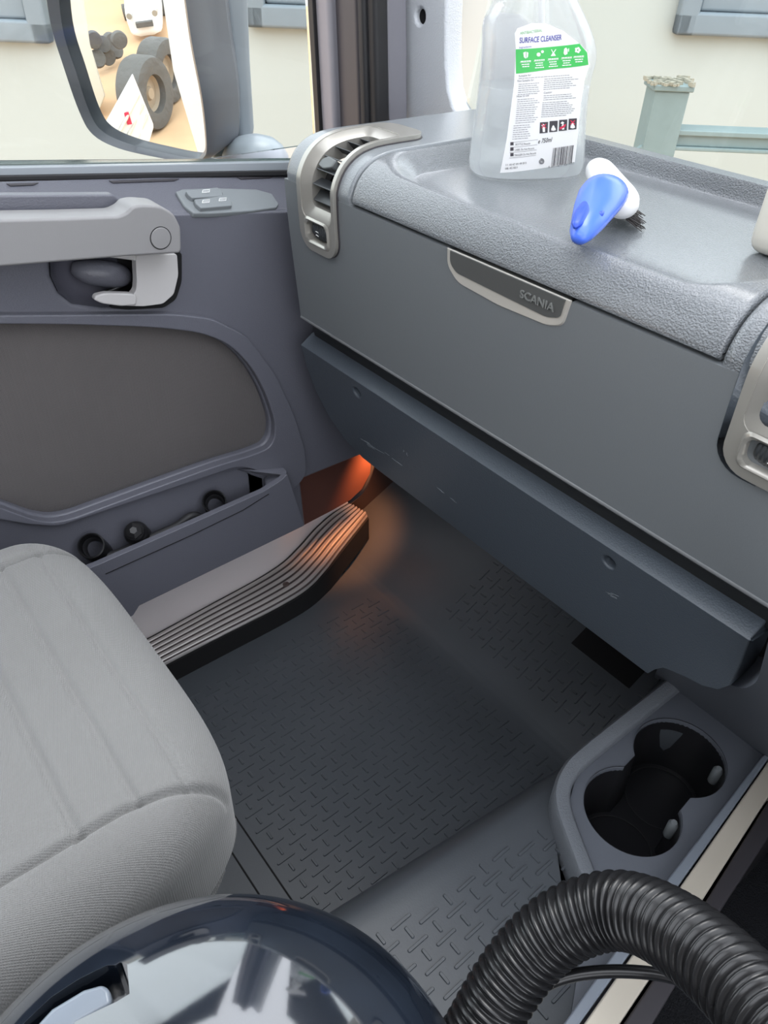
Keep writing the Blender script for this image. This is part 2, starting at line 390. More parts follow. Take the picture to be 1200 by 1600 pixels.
link_bm('hole_liner', lathe(c + Vector((0, .006, 0)), (0, 1, 0), [(.0078, 0), (.0078, .03)], 24), M['void'], tp)
reloc(tp, P(640, 170, 'Y', .66))
o = strip('glass_frit', [(696, -40), (703, -40), (703, 110), (712, 165), (730, 196), (718, 196), (702, 160), (697, 110)], .70, .003, mat('frit_dots', C(170, 172, 170), .6), bev=0); tag(o, 'narrow dotted frit band along the windscreen edge beside the pale pillar', 'frit band')
td = thing('door_frame', 'grey door frame upright with black rubber seals between side window and pillar', 'door frame', (-.8, .6, .8))
for nm, px, yy, th, m, bv in (
    ('glass_run', [(478, -40), (485, -40), (500, 215), (493, 215)], .585, .02, M['black'], .001),
    ('frame_edge', [(484, -40), (511, -40), (523, 215), (497, 215)], .59, .03, M['frame'], .006),
    ('frame_face', [(510, -40), (553, -40), (565, 215), (521, 215)], .60, .03, M['framedark'], .008),
    ('rubber_seal', [(551, -40), (561, -40), (573, 215), (563, 215)], .59, .02, M['rubber'], .004),
    ('rubber_seal', [(563, -40), (577, -40), (590, 215), (575, 215)], .595, .02, M['rubber'], .005),
    ('seal_backing', [(548, -40), (584, -40), (598, 215), (560, 215)], .64, .02, M['rubber'], .002),
    ('pillar_edge', [(578, -40), (594, -40), (608, 215), (591, 215)], .62, .03, M['frame'], .004)):
    strip(nm, px, yy, th, m, parent=td, bev=bv)
reloc(td, (-.8, .6, .75))
# glass
o = link_bm('window_1', prism([(-.80, -.4, .79), P(493, 225, 'X', -.80), P(476, -80, 'X', -.80), (-.80, P(476, -80, 'X', -.80).y - .12, 1.5), (-.80, -.4, 1.5)], (-.004, 0, 0)), M['glass'], smooth=False); tag(o, kind='structure')
o = link_bm('window_2', prism([(-.70, .678, .775), (.9, .678, .775), (.9, .84, 1.6), (-.70, .84, 1.6)], (0, .005, 0)), M['glass'], smooth=False); tag(o, kind='structure')

# ================================================================== DOOR MIRROR outside
MN = Vector((.52, -.845, -.12)).normalized()
MP = P(220, 120, 'X', -1.15)
def mq(u, v, off=0): return PL(u, v, MP + MN * off, MN)
tm = thing('door_mirror', 'grey framed door mirror seen through the side window, reflecting tyres and a yard', 'mirror', MP)
def arc(pts, n=6): return [tuple(p)[:2] for p in catmull([(a, b, 0) for a, b in pts], n)]
inner = arc([(88, -60), (97, 40), (118, 110), (140, 175), (160, 205), (200, 224), (255, 238), (303, 247), (316, 240), (321, 222), (313, 150), (296, 60), (280, -60)], 5)
outer = arc([(62, -60), (78, 25), (98, 95), (124, 168), (146, 208), (185, 231), (250, 245), (308, 252), (330, 246), (338, 225), (333, 150), (317, 60), (300, -60)], 5)
bm = bmesh.new(); add_prism(bm, [mq(u, v, 0) for u, v in inner], -MN * .004)
link_bm('mirror_glass', bm, M['mirror'], tm, smooth=False)
ri = [mq(u, v, .012) for u, v in inner]; ro = [mq(u, v, .006) for u, v in outer]; rm_ = [(a + b) / 2 + MN * .012 for a, b in zip(ri, ro)]
rin = [mq(u, v, -.003) for u, v in inner]; rb = [p - MN * .07 for p in ro]
link_bm('mirror_surround', loft([rin, ri, rm_, ro, rb], cap=False), M['mirrorframe'], tm, angle=60)
cx = sum(rb, Vector()) / len(rb); rb2 = [cx + (p - cx) * .8 - MN * .05 for p in rb]
bm = bmesh.new(); add_loft(bm, [rb, rb2], cap=False); bm.faces.new([bm.verts.new(p) for p in rb2])
link_bm('mirror_back', bm, M['mirrorframe'], tm)
reloc(tm, MP)
ta = thing('mirror_arm', 'grey mirror arm with a rounded foot beside the door mirror', 'mirror arm', P(400, 240, 'X', -1.05))
def aq(u, v, x=-1.12): return P(u, v, 'X', x)
link_bm('arm_column', prism([aq(343, -40), aq(391, -40), aq(396, 100), aq(403, 215), aq(372, 235), aq(362, 120)], (-.06, 0, 0)), mat('arm_grey', C(130, 136, 144), .4), ta, bevel=.014)
link_bm('arm_inner_face', prism([aq(286, -40, -1.14), aq(346, -40, -1.14), aq(364, 120, -1.14), aq(374, 250, -1.14), aq(335, 250, -1.14), aq(318, 120, -1.14)], (-.05, 0, 0)), mat('arm_dark', C(84, 98, 104), .3), ta, bevel=.01)
fc = P(400, 258, 'X', -1.08)
link_bm('arm_foot', lathe(fc - Vector((0, 0, .04)), (0, 0, 1), [(.052, 0), (.053, .04), (.05, .055), (.042, .068), (.03, .077), (.012, .082)], 32), mat('foot_grey', C(150, 156, 164), .3), ta)
reloc(ta, fc)
# objects the mirror shows
def rq(u, v, ax, val):
    p = mq(u, v); d = (p - CAM).normalized(); d = d - MN * (2 * d.dot(MN)); i = 'XYZ'.index(ax)
    return p + d * ((val - p[i]) / d[i])
def on_ray_at(u, v, Y): return rq(u, v, 'Y', Y)
for (u, v, Y, r, lab) in ((228, 148, -2.2, 56, 'big worn tyre standing nearest in the door mirror reflection'), (252, 112, -3.4, 50, 'big worn tyre standing behind the nearer tyre in the door mirror reflection')):
    for _k in range(120):
        c = on_ray_at(u, v, Y); rad = (on_ray_at(u, v - r, Y) - c).length
        if c.z - rad > GZ: Y -= .03
        else: break
    c.z = GZ + rad
    t = thing('wheel', lab, 'wheel', c, 'tyres in the yard')
    ax = Vector((.86, .5, 0)).normalized(); w = rad * .42
    prof = [(rad * .52, w * .9), (rad * .8, w), (rad * .95, w * .9), (rad, w * .6), (rad, -w * .6), (rad * .95, -w * .9), (rad * .8, -w), (rad * .52, -w * .9), (rad * .5, 0), (rad * .52, w * .9)]
    bm = bmesh.new(); add_lathe(bm, c, ax, prof, 48, cap=False); link_bm('tyre', bm, M['tyre'], t)
    link_bm('rim', lathe(c, ax, [(rad * .52, -w * .5), (rad * .52, w * .45), (rad * .44, w * .2), (rad * .2, w * .3), (rad * .15, w * .5), (.01, w * .5)], 32), M['lampw'], t, angle=25)
    gz = c.z - rad
    if gz > GZ + .02:
        link_bm('stand', prism([Vector((c.x + sx * .3, c.y + sy * .25, GZ)) for sx, sy in ((-1, -1), (1, -1), (1, 1), (-1, 1))], (0, 0, gz - GZ)), M['tyre'], t, bevel=.02)
    reloc(t, c)
# white car
Yc = -3.0
while on_ray_at(222, 70, Yc).z > GZ and Yc > -9: Yc -= .05
c = on_ray_at(224, 30, Yc); s = (on_ray_at(222, -32, Yc) - c).length / 62.0; print('CAR', Yc, s)
t = thing('white_car', 'white car parked at the top of the door mirror reflection', 'car', c)
def carpt(x, y, z): return Vector((c.x + x, c.y + y, z))
z0 = GZ + 4 * s; cw = 34 * s
secs = [(.0, 0, .55, .82), (.05, .15, .92, .98), (.5, .1, .98, 1.0), (1.2, .1, 1.12, 1.0), (1.3, .1, 1.14, 1.0)]
rings = []
for y, zl, zh, wf in secs:
    hh = 62 * s; rings.append([carpt(px * cw * wf, -y, z0 + hh * (zl + (zh - zl) * pz)) for px, pz in ((-1, .1), (-1, .7), (-.85, 1), (.85, 1), (1, .7), (1, .1), (.8, 0), (-.8, 0))])
link_bm('car_body', loft(rings), M['whitep'], t, sub=1)
rings = []
for y, zl, zh, wf in ((1.05, .95, 1.05, .85), (1.6, .95, 1.75, .7), (2.4, .95, 1.8, .7)):
    hh = 62 * s; rings.append([carpt(px * cw * wf, -y, z0 + hh * (zl + (zh - zl) * pz)) for px, pz in ((-1, 0), (-.85, 1), (.85, 1), (1, 0))])
link_bm('windscreen', loft(rings), M['glassdark'], t, bevel=.02)
for sx in (-1, 1):
    link_bm('wheel', lathe(carpt(sx * cw * .8, -.6, z0 + 8 * s), (1, 0, 0), [(14 * s, -.08), (14 * s, .08)], 24), M['tyre'], t)
    link_bm('headlamp', lathe(carpt(sx * cw * .68, .01, z0 + 42 * s), (0, 1, 0), [(6 * s, -.05), (5 * s, .02)], 16), M['silver'], t)
link_bm('grille', box(c.x - cw * .45, c.x + cw * .45, c.y - .06, c.y + .03, z0 + 22 * s, z0 + 30 * s), M['tyre'], t)
reloc(t, (c.x, c.y, GZ))
# white slatted panel in front of the tyres
Yp = -2.6
t = thing('slatted_panel', 'white ribbed panel with a red mark in front of the tyres in the mirror', 'panel', on_ray_at(200, 180, Yp))
pp = [on_ray_at(u, v, Yp + dy) for u, v, dy in ((160, 205, .1), (207, 120, 0), (240, 200, -.1), (228, 240, 0), (190, 235, .05))]
link_bm('board', prism(pp, (0, -.05, 0)), M['whitep'], t, bevel=.006)
for k in range(3):
    f = .3 + .2 * k; a = pp[1].lerp(pp[2], f); b = pp[0].lerp(pp[3], f)
    link_bm('rib', tube([a + Vector((0, .01, 0)), b + Vector((0, .01, 0))], .008, 8), M['cream'], t)
c = on_ray_at(200, 181, Yp) + Vector((0, .03, 0))
link_bm('red_mark', box(c.x - .012, c.x + .012, c.y - .003, c.y + .003, c.z - .03, c.z + .03), M['red'], t)
reloc(t, on_ray_at(200, 230, Yp))
# heap of small tyres
for k, (u, v) in enumerate(((146, 62), (160, 70), (172, 64), (152, 92), (168, 88), (180, 78), (186, 62))):
    c = on_ray_at(u, v, -5.0 - .1 * (k % 3)); q = (on_ray_at(u, v - 14, -5) - on_ray_at(u, v, -5)).length
    o = link_bm('small_tyre', lathe(c, (.3 + .2 * (k % 3), .8, .4 * (k % 2)), [(q * .5, q * .4), (q * .9, q * .4), (q, q * .2), (q, -q * .2), (q * .9, -q * .4), (q * .5, -q * .4)], 24), M['tyre'])
    tag(o, 'one of the small dark tyres heaped left of the big tyres in the door mirror', 'tyre', 'heaped small tyres seen in the mirror')
# white lorry side (right in the mirror) and white container left
a, b = on_ray_at(251, -70, -2.2), on_ray_at(312, 246, -2.2)
o = link_bm('lorry_side', prism([on_ray_at(u, v, -2.2) for u, v in ((244, -70), (300, -70), (322, 252), (309, 240), (270, 110))], (.02, -.02, 0)), M['whitep'], bevel=.004)
tag(o, 'long white lorry side panel along the right of the door mirror reflection', 'lorry side')
o = link_bm('white_container', prism([on_ray_at(u, v, -4.2) for u, v in ((60, -90), (118, -90), (141, 70), (165, 150), (152, 182), (60, 190))], (-.05, -.3, 0)), M['cream'], bevel=.01)
tag(o, 'cream container wall along the left edge of the door mirror reflection', 'container')

# ================================================================== DASHBOARD
PROF = [(.425, .652), (.4165, .735), (.4135, .770), (.412, .799), (.4125, .806), (.416, .815), (.4225, .824), (.433, .8315), (.447, .836), (.47, .838), (.54, .838), (.62, .838), (.668, .8375)]
_p = catmull([(0, y, z) for y, z in PROF], 12)
_s = [0.0]
for a, b in zip(_p, _p[1:]): _s.append(_s[-1] + (b - a).length)
_s0 = min(range(len(_p)), key=lambda i: (_p[i] - Vector((0, .412, .799))).length); _s = [x - _s[_s0] for x in _s]
def S(X, s, off=0.0):
    i = 0
    while i < len(_s) - 2 and _s[i + 1] < s: i += 1
    f = (s - _s[i]) / (_s[i + 1] - _s[i]); p = _p[i].lerp(_p[i + 1], f)
    j0, j1 = max(i - 1, 0), min(i + 2, len(_p) - 1); t = (_p[j1] - _p[j0]).normalized(); n = Vector((0, -t.z, t.y))
    p = p + n * off
    # left end of the pad curves back in plan
    return Vector((X, p.y, p.z))
SMAX = _s[-1]; SMIN = _s[0]
dash = thing('dashboard', 'dark grey truck dashboard with grained padded top and glovebox, facing the passenger seat', 'dashboard', (-.3, .42, .5))
def tray(X, Y):
    x0, x1, y0, y1, r = -.555, -.19, .428, .652, .05
    qx = abs(X - (x0 + x1) / 2) - (x1 - x0) / 2 + r; qy = abs(Y - (y0 + y1) / 2) - (y1 - y0) / 2 + r
    sd = math.hypot(max(qx, 0), max(qy, 0)) + min(max(qx, qy), 0) - r
    w = .018 + .014 * smst(-.46, -.55, X)
    if Y > .62: w = .008
    return .016 * smst(0, w, -sd)
def pad(name, x0, x1, s0, s1, m, nx, ns, rec=False, th=.014, er=.0025, par=dash, hole=None, left_round=0):
    bm = bmesh.new()
    xs = [x0 + (x1 - x0) * i / nx for i in range(nx + 1)]; ss = [s0 + (s1 - s0) * j / ns for j in range(ns + 1)]
    if hole:
        hx0, hx1, hs0, hs1 = hole
        for a in (hx0, hx1): xs[min(range(len(xs)), key=lambda i: abs(xs[i] - a))] = a
        for a in (hs0, hs1): ss[min(range(len(ss)), key=lambda i: abs(ss[i] - a))] = a
    G = []; info = {}
    for s in ss:
        r = []
        for X in xs:
            e = min(X - x0 if not left_round else 9, x1 - X, s - s0); d = 0
            if e < er: d = er - math.sqrt(max(0, er * er - (er - e) ** 2))
            if left_round and X - x0 < left_round: d += left_round - math.sqrt(max(0, left_round ** 2 - (left_round - (X - x0)) ** 2))
            p = S(X, s, -d); n = (S(X, s, 1) - S(X, s, 0))
            if rec and s > .01: p.z -= tray(X, p.y)
            v = bm.verts.new(p); info[v] = n; r.append(v)
        G.append(r)
    for j in range(ns):
        for i in range(nx):
            if hole and hole[0] <= (xs[i] + xs[i + 1]) / 2 <= hole[1] and hole[2] <= (ss[j] + ss[j + 1]) / 2 <= hole[3]: continue
            bm.faces.new((G[j][i], G[j][i + 1], G[j + 1][i + 1], G[j + 1][i]))
    be = [e for e in bm.edges if len(e.link_faces) == 1]; low = {}
    for e in be:
        for v in e.verts:
            if v not in low: low[v] = bm.verts.new(v.co - info[v] * th)
    for e in be:
        a, b = e.verts; bm.faces.new((a, b, low[b], low[a]))
    return link_bm(name, bm, m, par, angle=50)
ER = .003
pad('top_cover', -.660, -.5535, .0004, SMAX, M['top'], 96, 150, er=.003, hole=(-.624, -.5795, -.1, .101), left_round=.008)
pad('leather_pad', -.5515, -.187, .0008, SMAX, M['leather'], 190, 170, rec=True)
pad('centre_pad', -.185, .45, .0008, SMAX, M['leather'], 200, 110, hole=(-.158, -.1135, -.1, .097))
# fascia: front panel under the pad
bm = bmesh.new(); rows = []
for k in range(41):
    s = SMIN + (-.0012 - SMIN) * k / 40
    rows.append([S(-.660, s, 0), S(.45, s, 0), S(.45, s, -.03), S(-.660, s, -.03)])
add_loft(bm, rows)
fas = link_bm('fascia', bm, M['fascia'], dash)
# handle recess in fascia
M['rimsilver'] = mat('handle_silver', C(202, 198, 190), .3, metal=.3)
HX0, HX1 = -.4245, -.2975
def FP(X, z, off=0.0):     # point on fascia face at height z
    lo, hi = SMIN, 0.0
    for _ in range(30):
        m_ = (lo + hi) / 2
        if S(X, m_).z < z: lo = m_
        else: hi = m_
    return S(X, lo, off)
hp = round_poly([(HX0, .812), (HX0 + .001, .785), (HX0 + .014, .7745), (HX0 + .06, .7715), (HX1 - .018, .7735), (HX1 - .004, .779), (HX1, .812)], .006)
hp = [(x, min(z, .7988)) for x, z in hp]
cut(fas, prism([Vector((x, .40, z)) for x, z in hp], (0, .032, 0)))
# channel lip and screw
finish(fas, .0022, 3)
hd = link_bm('glovebox_handle', loft([[Vector((x, FP(x, min(z, .798)).y + .0, z)) for x, z in hp],
      [Vector((HXc + (x - HXc) * .985, FP(x, min(z, .798)).y - .0012, .79 + (z - .79) * .95)) for HXc in [(HX0 + HX1) / 2] for x, z in hp],
      [Vector((HXc + (x - HXc) * .93, FP(x, min(z, .798)).y - .0012, .797 + (z - .797) * .62)) for HXc in [(HX0 + HX1) / 2] for x, z in hp],
      [Vector((HXc + (x - HXc) * .90, FP(x, min(z, .798)).y + .010, .797 + (z - .797) * .52)) for HXc in [(HX0 + HX1) / 2] for x, z in hp]]), M['rimsilver'], dash, angle=50)
# darker paddle inside
hc = (HX0 + HX1) / 2
pd = round_poly([(HX0 + .0055, .8105), (HX0 + .0055, .788), (HX0 + .013, .7825), (HX1 - .02, .7800), (HX1 - .0075, .784), (HX1 - .005, .8105)], .004)
pd = [(x, min(z, .7982)) for x, z in pd]
pad_o = link_bm('handle_paddle', prism([Vector((x, .4095 + (.800 - z) * .10, z)) for x, z in pd], (0, .012, 0)), mat('paddle_grey', C(88, 89, 88), .3, mottle=.05, mscale=30), dash, bevel=.002)
me = flat_text('SCANIA', .0090, .0005, 'CENTER', .00012)
b_ = link_me('raised_lettering', map_me(me, lambda c: Vector((-.327 + c.x * 1.02, .4095 + (.8 - .7875 - c.y) * .10 - c.z - .0005, .7865 + c.y * .95))), mat('paddle_letters', C(128, 130, 128), .3), dash, smooth=False)
# dark channel + bright lip under the fascia
link_bm('fascia_lip', tube([S(-.660, SMIN, -.002) + Vector((0, 0, -.0005)), S(.45, SMIN, -.002) + Vector((0, 0, -.0005))], .0028, 12), mat('lip', C(120, 122, 124), .25), dash)
link_bm('channel', prism([Vector((-.657, .4265, .6505)), Vector((-.657, .438, .640)), Vector((-.657, .442, .62)), Vector((-.657, .47, .62)), Vector((-.657, .47, .65))], (1.11, 0, 0)), mat('channel_black', (.02, .021, .022), .4), dash)
# kick panel
KT, KB = Vector((0, .4255, .6165)), Vector((0, .4535, .494))
kd = (KB - KT); kn = Vector((0, -kd.z, kd.y)).normalized() * -1
kn = Vector((0, kd.z, -kd.y)).normalized()
if kn.y > 0: kn = -kn
def KP(X, z): f = (z - KT.z) / (KB.z - KT.z); return Vector((X, KT.y + kd.y * f, z))
kp = [(-.664, .6165), (-.664, .585), (-.657, .556), (-.640, .526), (-.612, .504), (-.580, .495), (-.54, .494), (-.30, .494), (-.175, .494), (-.170, .506), (-.162, .518), (-.142, .527), (-.128, .531), (-.116, .540), (-.109, .555), (-.107, .585), (-.107, .6165)]
bm = bmesh.new(); add_prism(bm, [KP(x, z) for x, z in kp], Vector((0, .035, 0)))
kick = link_bm('kick_panel', bm, M['kick'], dash)
bm = prism([Vector((-.664, .4255, .6165)), Vector((-.664, .4415, .6270)), Vector((-.664, .462, .6270)), Vector((-.664, .455, .61))], (.557, 0, 0)); cut(kick, bm, 'UNION')
for X in (-.5625, -.2265):
    c = KP(X, .600); cut(kick, lathe(c - kn * -.004, -kn, [(.0078, 0), (.0062, .006), (.0055, .02)], 24))
finish(kick, .0025, 3)
for X in (-.5625, -.2265):
    c = KP(X, .600); link_bm('screw', lathe(c - kn * .010, -kn, [(.0056, 0), (.0056, .006)], 20), M['void'], dash)
link_bm('under_shell', box(-.64, -.12, .54, .60, .498, .64), M['void'], dash, smooth=False)
link_bm('dash_core', box(-.64, .45, .452, .668, .64, .775), M['void'], dash, smooth=False)
link_bm('lower_shell', box(.12, .9, .46, .93, .16, .62), M['kick'], dash, bevel=.01)
# faint scuffs on the kick panel
M['scuff'] = mat('scuff', C(110, 116, 122), .6)
for (u0, v0, u1, v1) in ((560, 682, 585, 698), (566, 690, 612, 716), (684, 762, 700, 775), (700, 776, 712, 784), (632, 704, 636, 711), (945, 925, 975, 938), (600, 706, 640, 735)):
    bm = bmesh.new(); a = PL(u0, v0, KT, kn) ; b = PL(u1, v1, KT, kn)
    for k in range(5):
        j = Vector((random.uniform(-1, 1) * .004, 0, random.uniform(-1, 1) * .0012)); f = random.uniform(.15, .5); s0_ = random.uniform(0, .5)
        p = a.lerp(b, s0_) + j; q = a.lerp(b, min(1, s0_ + f)) + j
        p = KP(p.x, p.z) + kn * .0002; q = KP(q.x, q.z) + kn * .0002
        add_tube(bm, [p, q], .00022, 4)
    link_bm('scuff_mark', bm, M['scuff'], kick)
# vent bezels
def bezel(x0, x1, s0, s1, lab, wheel_icon=True):
    cx, hw = (x0 + x1) / 2, (x1 - x0) / 2; cs, hs = (s0 + s1) / 2, (s1 - s0) / 2
    def ringp(c0, c1, h0, h1, r, off): return [S(x, s, off) for x, s in rr(c0, c1, h0, h1, r)]
    def rr(c0, c1, h0, h1, r):
        base = rrect(c0, c1, h0, h1, r, 5); out = []
        m_ = len(base)
        for i in range(m_):      # subdivide long edges so the bezel bends over the pad
            a, b = Vector(base[i]), Vector(base[(i + 1) % m_]); n_ = 22 if (b - a).length > h1 else (6 if (b - a).length > h0 * .7 else 1)
            for k in range(n_): out.append(tuple(a.lerp(b, k / n_)))
        return out
    vo0, vo1 = s0 + .043, s1 - .040          # vent opening along s
    vc, vh = (vo0 + vo1) / 2, (vo1 - vo0) / 2
    bm = bmesh.new()
    # plate with two holes: CAD in flat space
    fl = bmesh.new(); add_prism(fl, [Vector((x, s, -.002)) for x, s in rrect(cx, cs, hw, hs, .018, 6)], (0, 0, .0065))
    me = bpy.data.meshes.new('f'); fl.to_mesh(me); fl.free(); po = bpy.data.objects.new('f', me); COL.objects.link(po)
    cut(po, prism([Vector((x, s, -.02)) for x, s in rrect(cx + .001, vc, hw - .0055, vh + .012, .010, 5)], (0, 0, .04)))
    wc, wh = s0 + .020, .0095
    cut(po, prism([Vector((x, s, -.02)) for x, s in rrect(cx, wc, hw - .013, wh, .006, 5)], (0, 0, .04)))
    fb = bmesh.new(); fb.from_mesh(po.data); bpy.data.objects.remove(po)
    k = s0 + .002
    while k < s1:
        bmesh.ops.bisect_plane(fb, geom=fb.verts[:] + fb.edges[:] + fb.faces[:], plane_co=(0, k, 0), plane_no=(0, 1, 0)); k += .0025
    for v in fb.verts: v.co = S(v.co.x, v.co.y, v.co.z)
    pl = link_bm('vent_bezel', fb, M['silver'], dash, bevel=.0014, segs=2)
    # funnel from plate hole to vent opening
    fx, fw = cx + .001, hw - .0055; OX, OW = fx + .0048, fw - .0062
    ring_in = [rr(fx, vc, fw + .0005, vh + .0125, .010), rr(fx, vc, fw - .001, vh + .0105, .009), rr(OX, vc, OW, vh + .001, .006), rr(OX, vc, OW, vh, .006)]
    offs = [.0040, .0036, -.0015, -.016]
    bm = bmesh.new(); add_loft(bm, [[S(x, s, of) for x, s in r] for r, of in zip(ring_in, offs)], cap=False)
    link_bm('vent_funnel', bm, M['silver'], pl, angle=50).matrix_parent_inverse = Matrix()
    # backing bowl
    bm = bmesh.new(); n_ = 24
    rows = [[S(OX - OW - .002, vo0 - .004 + (vo1 - vo0 + .008) * k / n_, -.024), S(OX + OW + .002, vo0 - .004 + (vo1 - vo0 + .008) * k / n_, -.024)] for k in range(n_ + 1)]
    add_loft(bm, rows, cap=False, closed=False); link_bm('vent_backing', bm, M['void'], pl)
    # louvres
    n_ = 7; x_a, x_b = OX - OW + .0005, OX + OW - .0005
    for k in range(n_):
        s = vo0 + (vo1 - vo0) * (k + .55) / n_
        s -= .003; a0, a1 = S(0, s, -.0022), S(0, s + .0075, -.0110); tk = (S(0, s + .003, -.012) - S(0, s, -.0125)).normalized() * -.0012
        pts = [Vector((x_a, a0.y, a0.z)), Vector((x_b, a0.y, a0.z)), Vector((x_b, a1.y, a1.z)), Vector((x_a, a1.y, a1.z))]
        link_bm('louvre', prism(pts, tk), mat('louvre_%d' % k, C(72, 76, 80), .3) if 0 else M['louvre'], pl, bevel=.0005, segs=2)
    s = vo0 + (vo1 - vo0) * 2.6 / n_
    tb = [S(x, s + ds, -.001) for x, ds in round_poly([(x_a + .001, -.001), (x_a + .002, .006), (x_a + .007, .010), (x_a + .021, .009), (x_a + .021, .001), (x_a + .010, -.003)], .002, 3)]
    link_bm('vane_tab', prism(tb, (S(0, s, -.012) - S(0, s, 0))), M['tab'], pl, bevel=.0012)
    # thumb wheel in its dark slot
    link_bm('wheel_slot', prism([S(x, s_, -.004) for x, s_ in rrect(cx, wc, hw - .0125, wh + .0005, .006, 5)], (0, .004, 0)), M['void'], pl)
    sl = [[S(x, s_, of) for x, s_ in rrect(cx, wc, a_, b_, .006, 5)] for a_, b_, of in ((hw - .0095, wh + .0035, .0045), (hw - .0112, wh + .0018, .0062), (hw - .0132, wh - .0002, .0050), (hw - .0134, wh - .0004, -.002))]
    link_bm('slot_surround', loft(sl, cap=False), M['silver'], pl, angle=60)
    w0 = S(cx, wc, -.0055); tw = []
    n2 = 17
    for k in range(n2):
        x = cx - .0122 + .0244 * k / (n2 - 1); nb = 1.0 if k % 2 else .93
        tw.append((.0098 * math.sqrt(max(.05, 1 - ((x - cx) / .020) ** 2)) * nb, x - cx))
    link_bm('thumb_wheel', lathe(w0, (1, 0, 0), tw, 24), M['louvre'], pl, angle=20)
    bm = bmesh.new()
    for q in (-1, 1):
        pth = [S(cx + .0003 + .0016 * math.sin(t_) + 0.0002, wc + q * .0017 + .0 + .0003 * math.cos(t_), .0048) + Vector(((t_ - 1.5) * .0012, 0, 0)) for t_ in (0, .8, 1.6, 2.4, 3.1)]
        add_tube(bm, pth, .0004, 6)
    link_bm('wheel_symbol', bm, M['whiteink'], pl)
    return pl
M['louvre'] = mat('louvre_grey', C(54, 57, 60), .28)
M['tab'] = mat('vane_tab_grey', C(104, 108, 108), .4)
def bent_cutter(x0, x1, s0, s1, r, o0, o1):
    fl = bmesh.new(); add_prism(fl, [Vector((x, s, o0)) for x, s in rrect((x0 + x1) / 2, (s0 + s1) / 2, (x1 - x0) / 2, (s1 - s0) / 2, r, 4)], (0, 0, o1 - o0))
    k = s0 + .002
    while k < s1:
        bmesh.ops.bisect_plane(fl, geom=fl.verts[:] + fl.edges[:] + fl.faces[:], plane_co=(0, k, 0), plane_no=(0, 1, 0)); k += .004
    for v in fl.verts: v.co = S(v.co.x, v.co.y, v.co.z)
    return fl
for nm_, a_, b_, c_, d_ in (('fascia', -.624, -.5795, -.0245, .002), ('fascia', -.158, -.1135, -.0285, .002), ('fascia', -.620, -.585, -.050, -.026), ('fascia', -.154, -.118, -.054, -.030)):
    o_ = bpy.data.objects[nm_]; mods = [(m.name, m.type) for m in o_.modifiers]; bv = [m.width for m in o_.modifiers if m.type == 'BEVEL']
    if bv: o_.modifiers.clear()
    cut(o_, bent_cutter(a_, b_, c_, d_, .004, -.024, .006)); finish(o_, bv[0] if bv else 0, 3, 45)
link_bm('vent_duct', box(-.64, .45, .4525, .50, .70, .80), M['void'], dash, smooth=False) if 0 else None
b1 = bezel(-.632, -.5725, -.058, .128, '')
b2 = bezel(-.166, -.106, -.062, .124, '')
# dark recess line around right bezel
bm = bmesh.new()
def rrl(cx, cs, hw, hs, r):
    base = rrect(cx, cs, hw, hs, r, 6); out = []
    for i in range(len(base)):
        a, b = Vector(base[i]), Vector(base[(i + 1) % len(base)]); n_ = 20 if (b - a).length > .03 else 1
        for k in range(n_): out.append(tuple(a.lerp(b, k / n_)))
    return out
for cx, ex in ((-.60225, .002), (-.136, .0075)):
    s_mid = (-.058 + .128) / 2 - (0 if cx < -.5 else .004); bm = bmesh.new()
    add_loft(bm, [[S(x, s, .0008) for x, s in rrl(cx, s_mid, .0295, .0925, .018)], [S(x, s, .0009) for x, s in rrl(cx, s_mid, .0298 + ex * .8, .0930 + ex * .5, .020)], [S(x, s, -.001) for x, s in rrl(cx, s_mid, .0298 + ex, .0930 + ex * .6, .0205)]], cap=False)
    link_bm('bezel_gap', bm, M['framedark'] if ex < .005 else M['kick'], dash, angle=60)
reloc(dash, (-.3, .45, .494))

# ================================================================== CONSOLE with cup holders
CZ = .31
con = thing('centre_console', 'grey console with two joined cup holders, raised rim and metallic side strip', 'console', (-.1, .4, .28))
def zc(u, v, z=CZ): return P(u, v, 'Z', z)
deck = [(1050, 1070), (1195, 1182), (1155, 1240), (1032, 1400), (930, 1378), (905, 1330), (890, 1250), (905, 1195)]
bm = prism([zc(u, v, CZ - .012) for u, v in deck], (0, 0, -.012)); dk = link_bm('cup_deck', bm, M['console'], con)
c1, c2 = zc(988, 1265, CZ - .012), zc(1062, 1182, CZ - .012)
RC = .0485
for c in (c1, c2): cut(dk, lathe(c - Vector((0, 0, .03)), (0, 0, 1), [(RC, 0), (RC, .06)], 64))
md_ = (c1 + c2) / 2; dv = (c2 - c1).normalized(); nv = Vector((-dv.y, dv.x, 0))
cut(dk, prism([md_ + dv * a * .03 + nv * b * .033 - Vector((0, 0, .03)) for a, b in ((-1, -1), (1, -1), (1, 1), (-1, 1))], (0, 0, .06)))
finish(dk, .0025, 3)
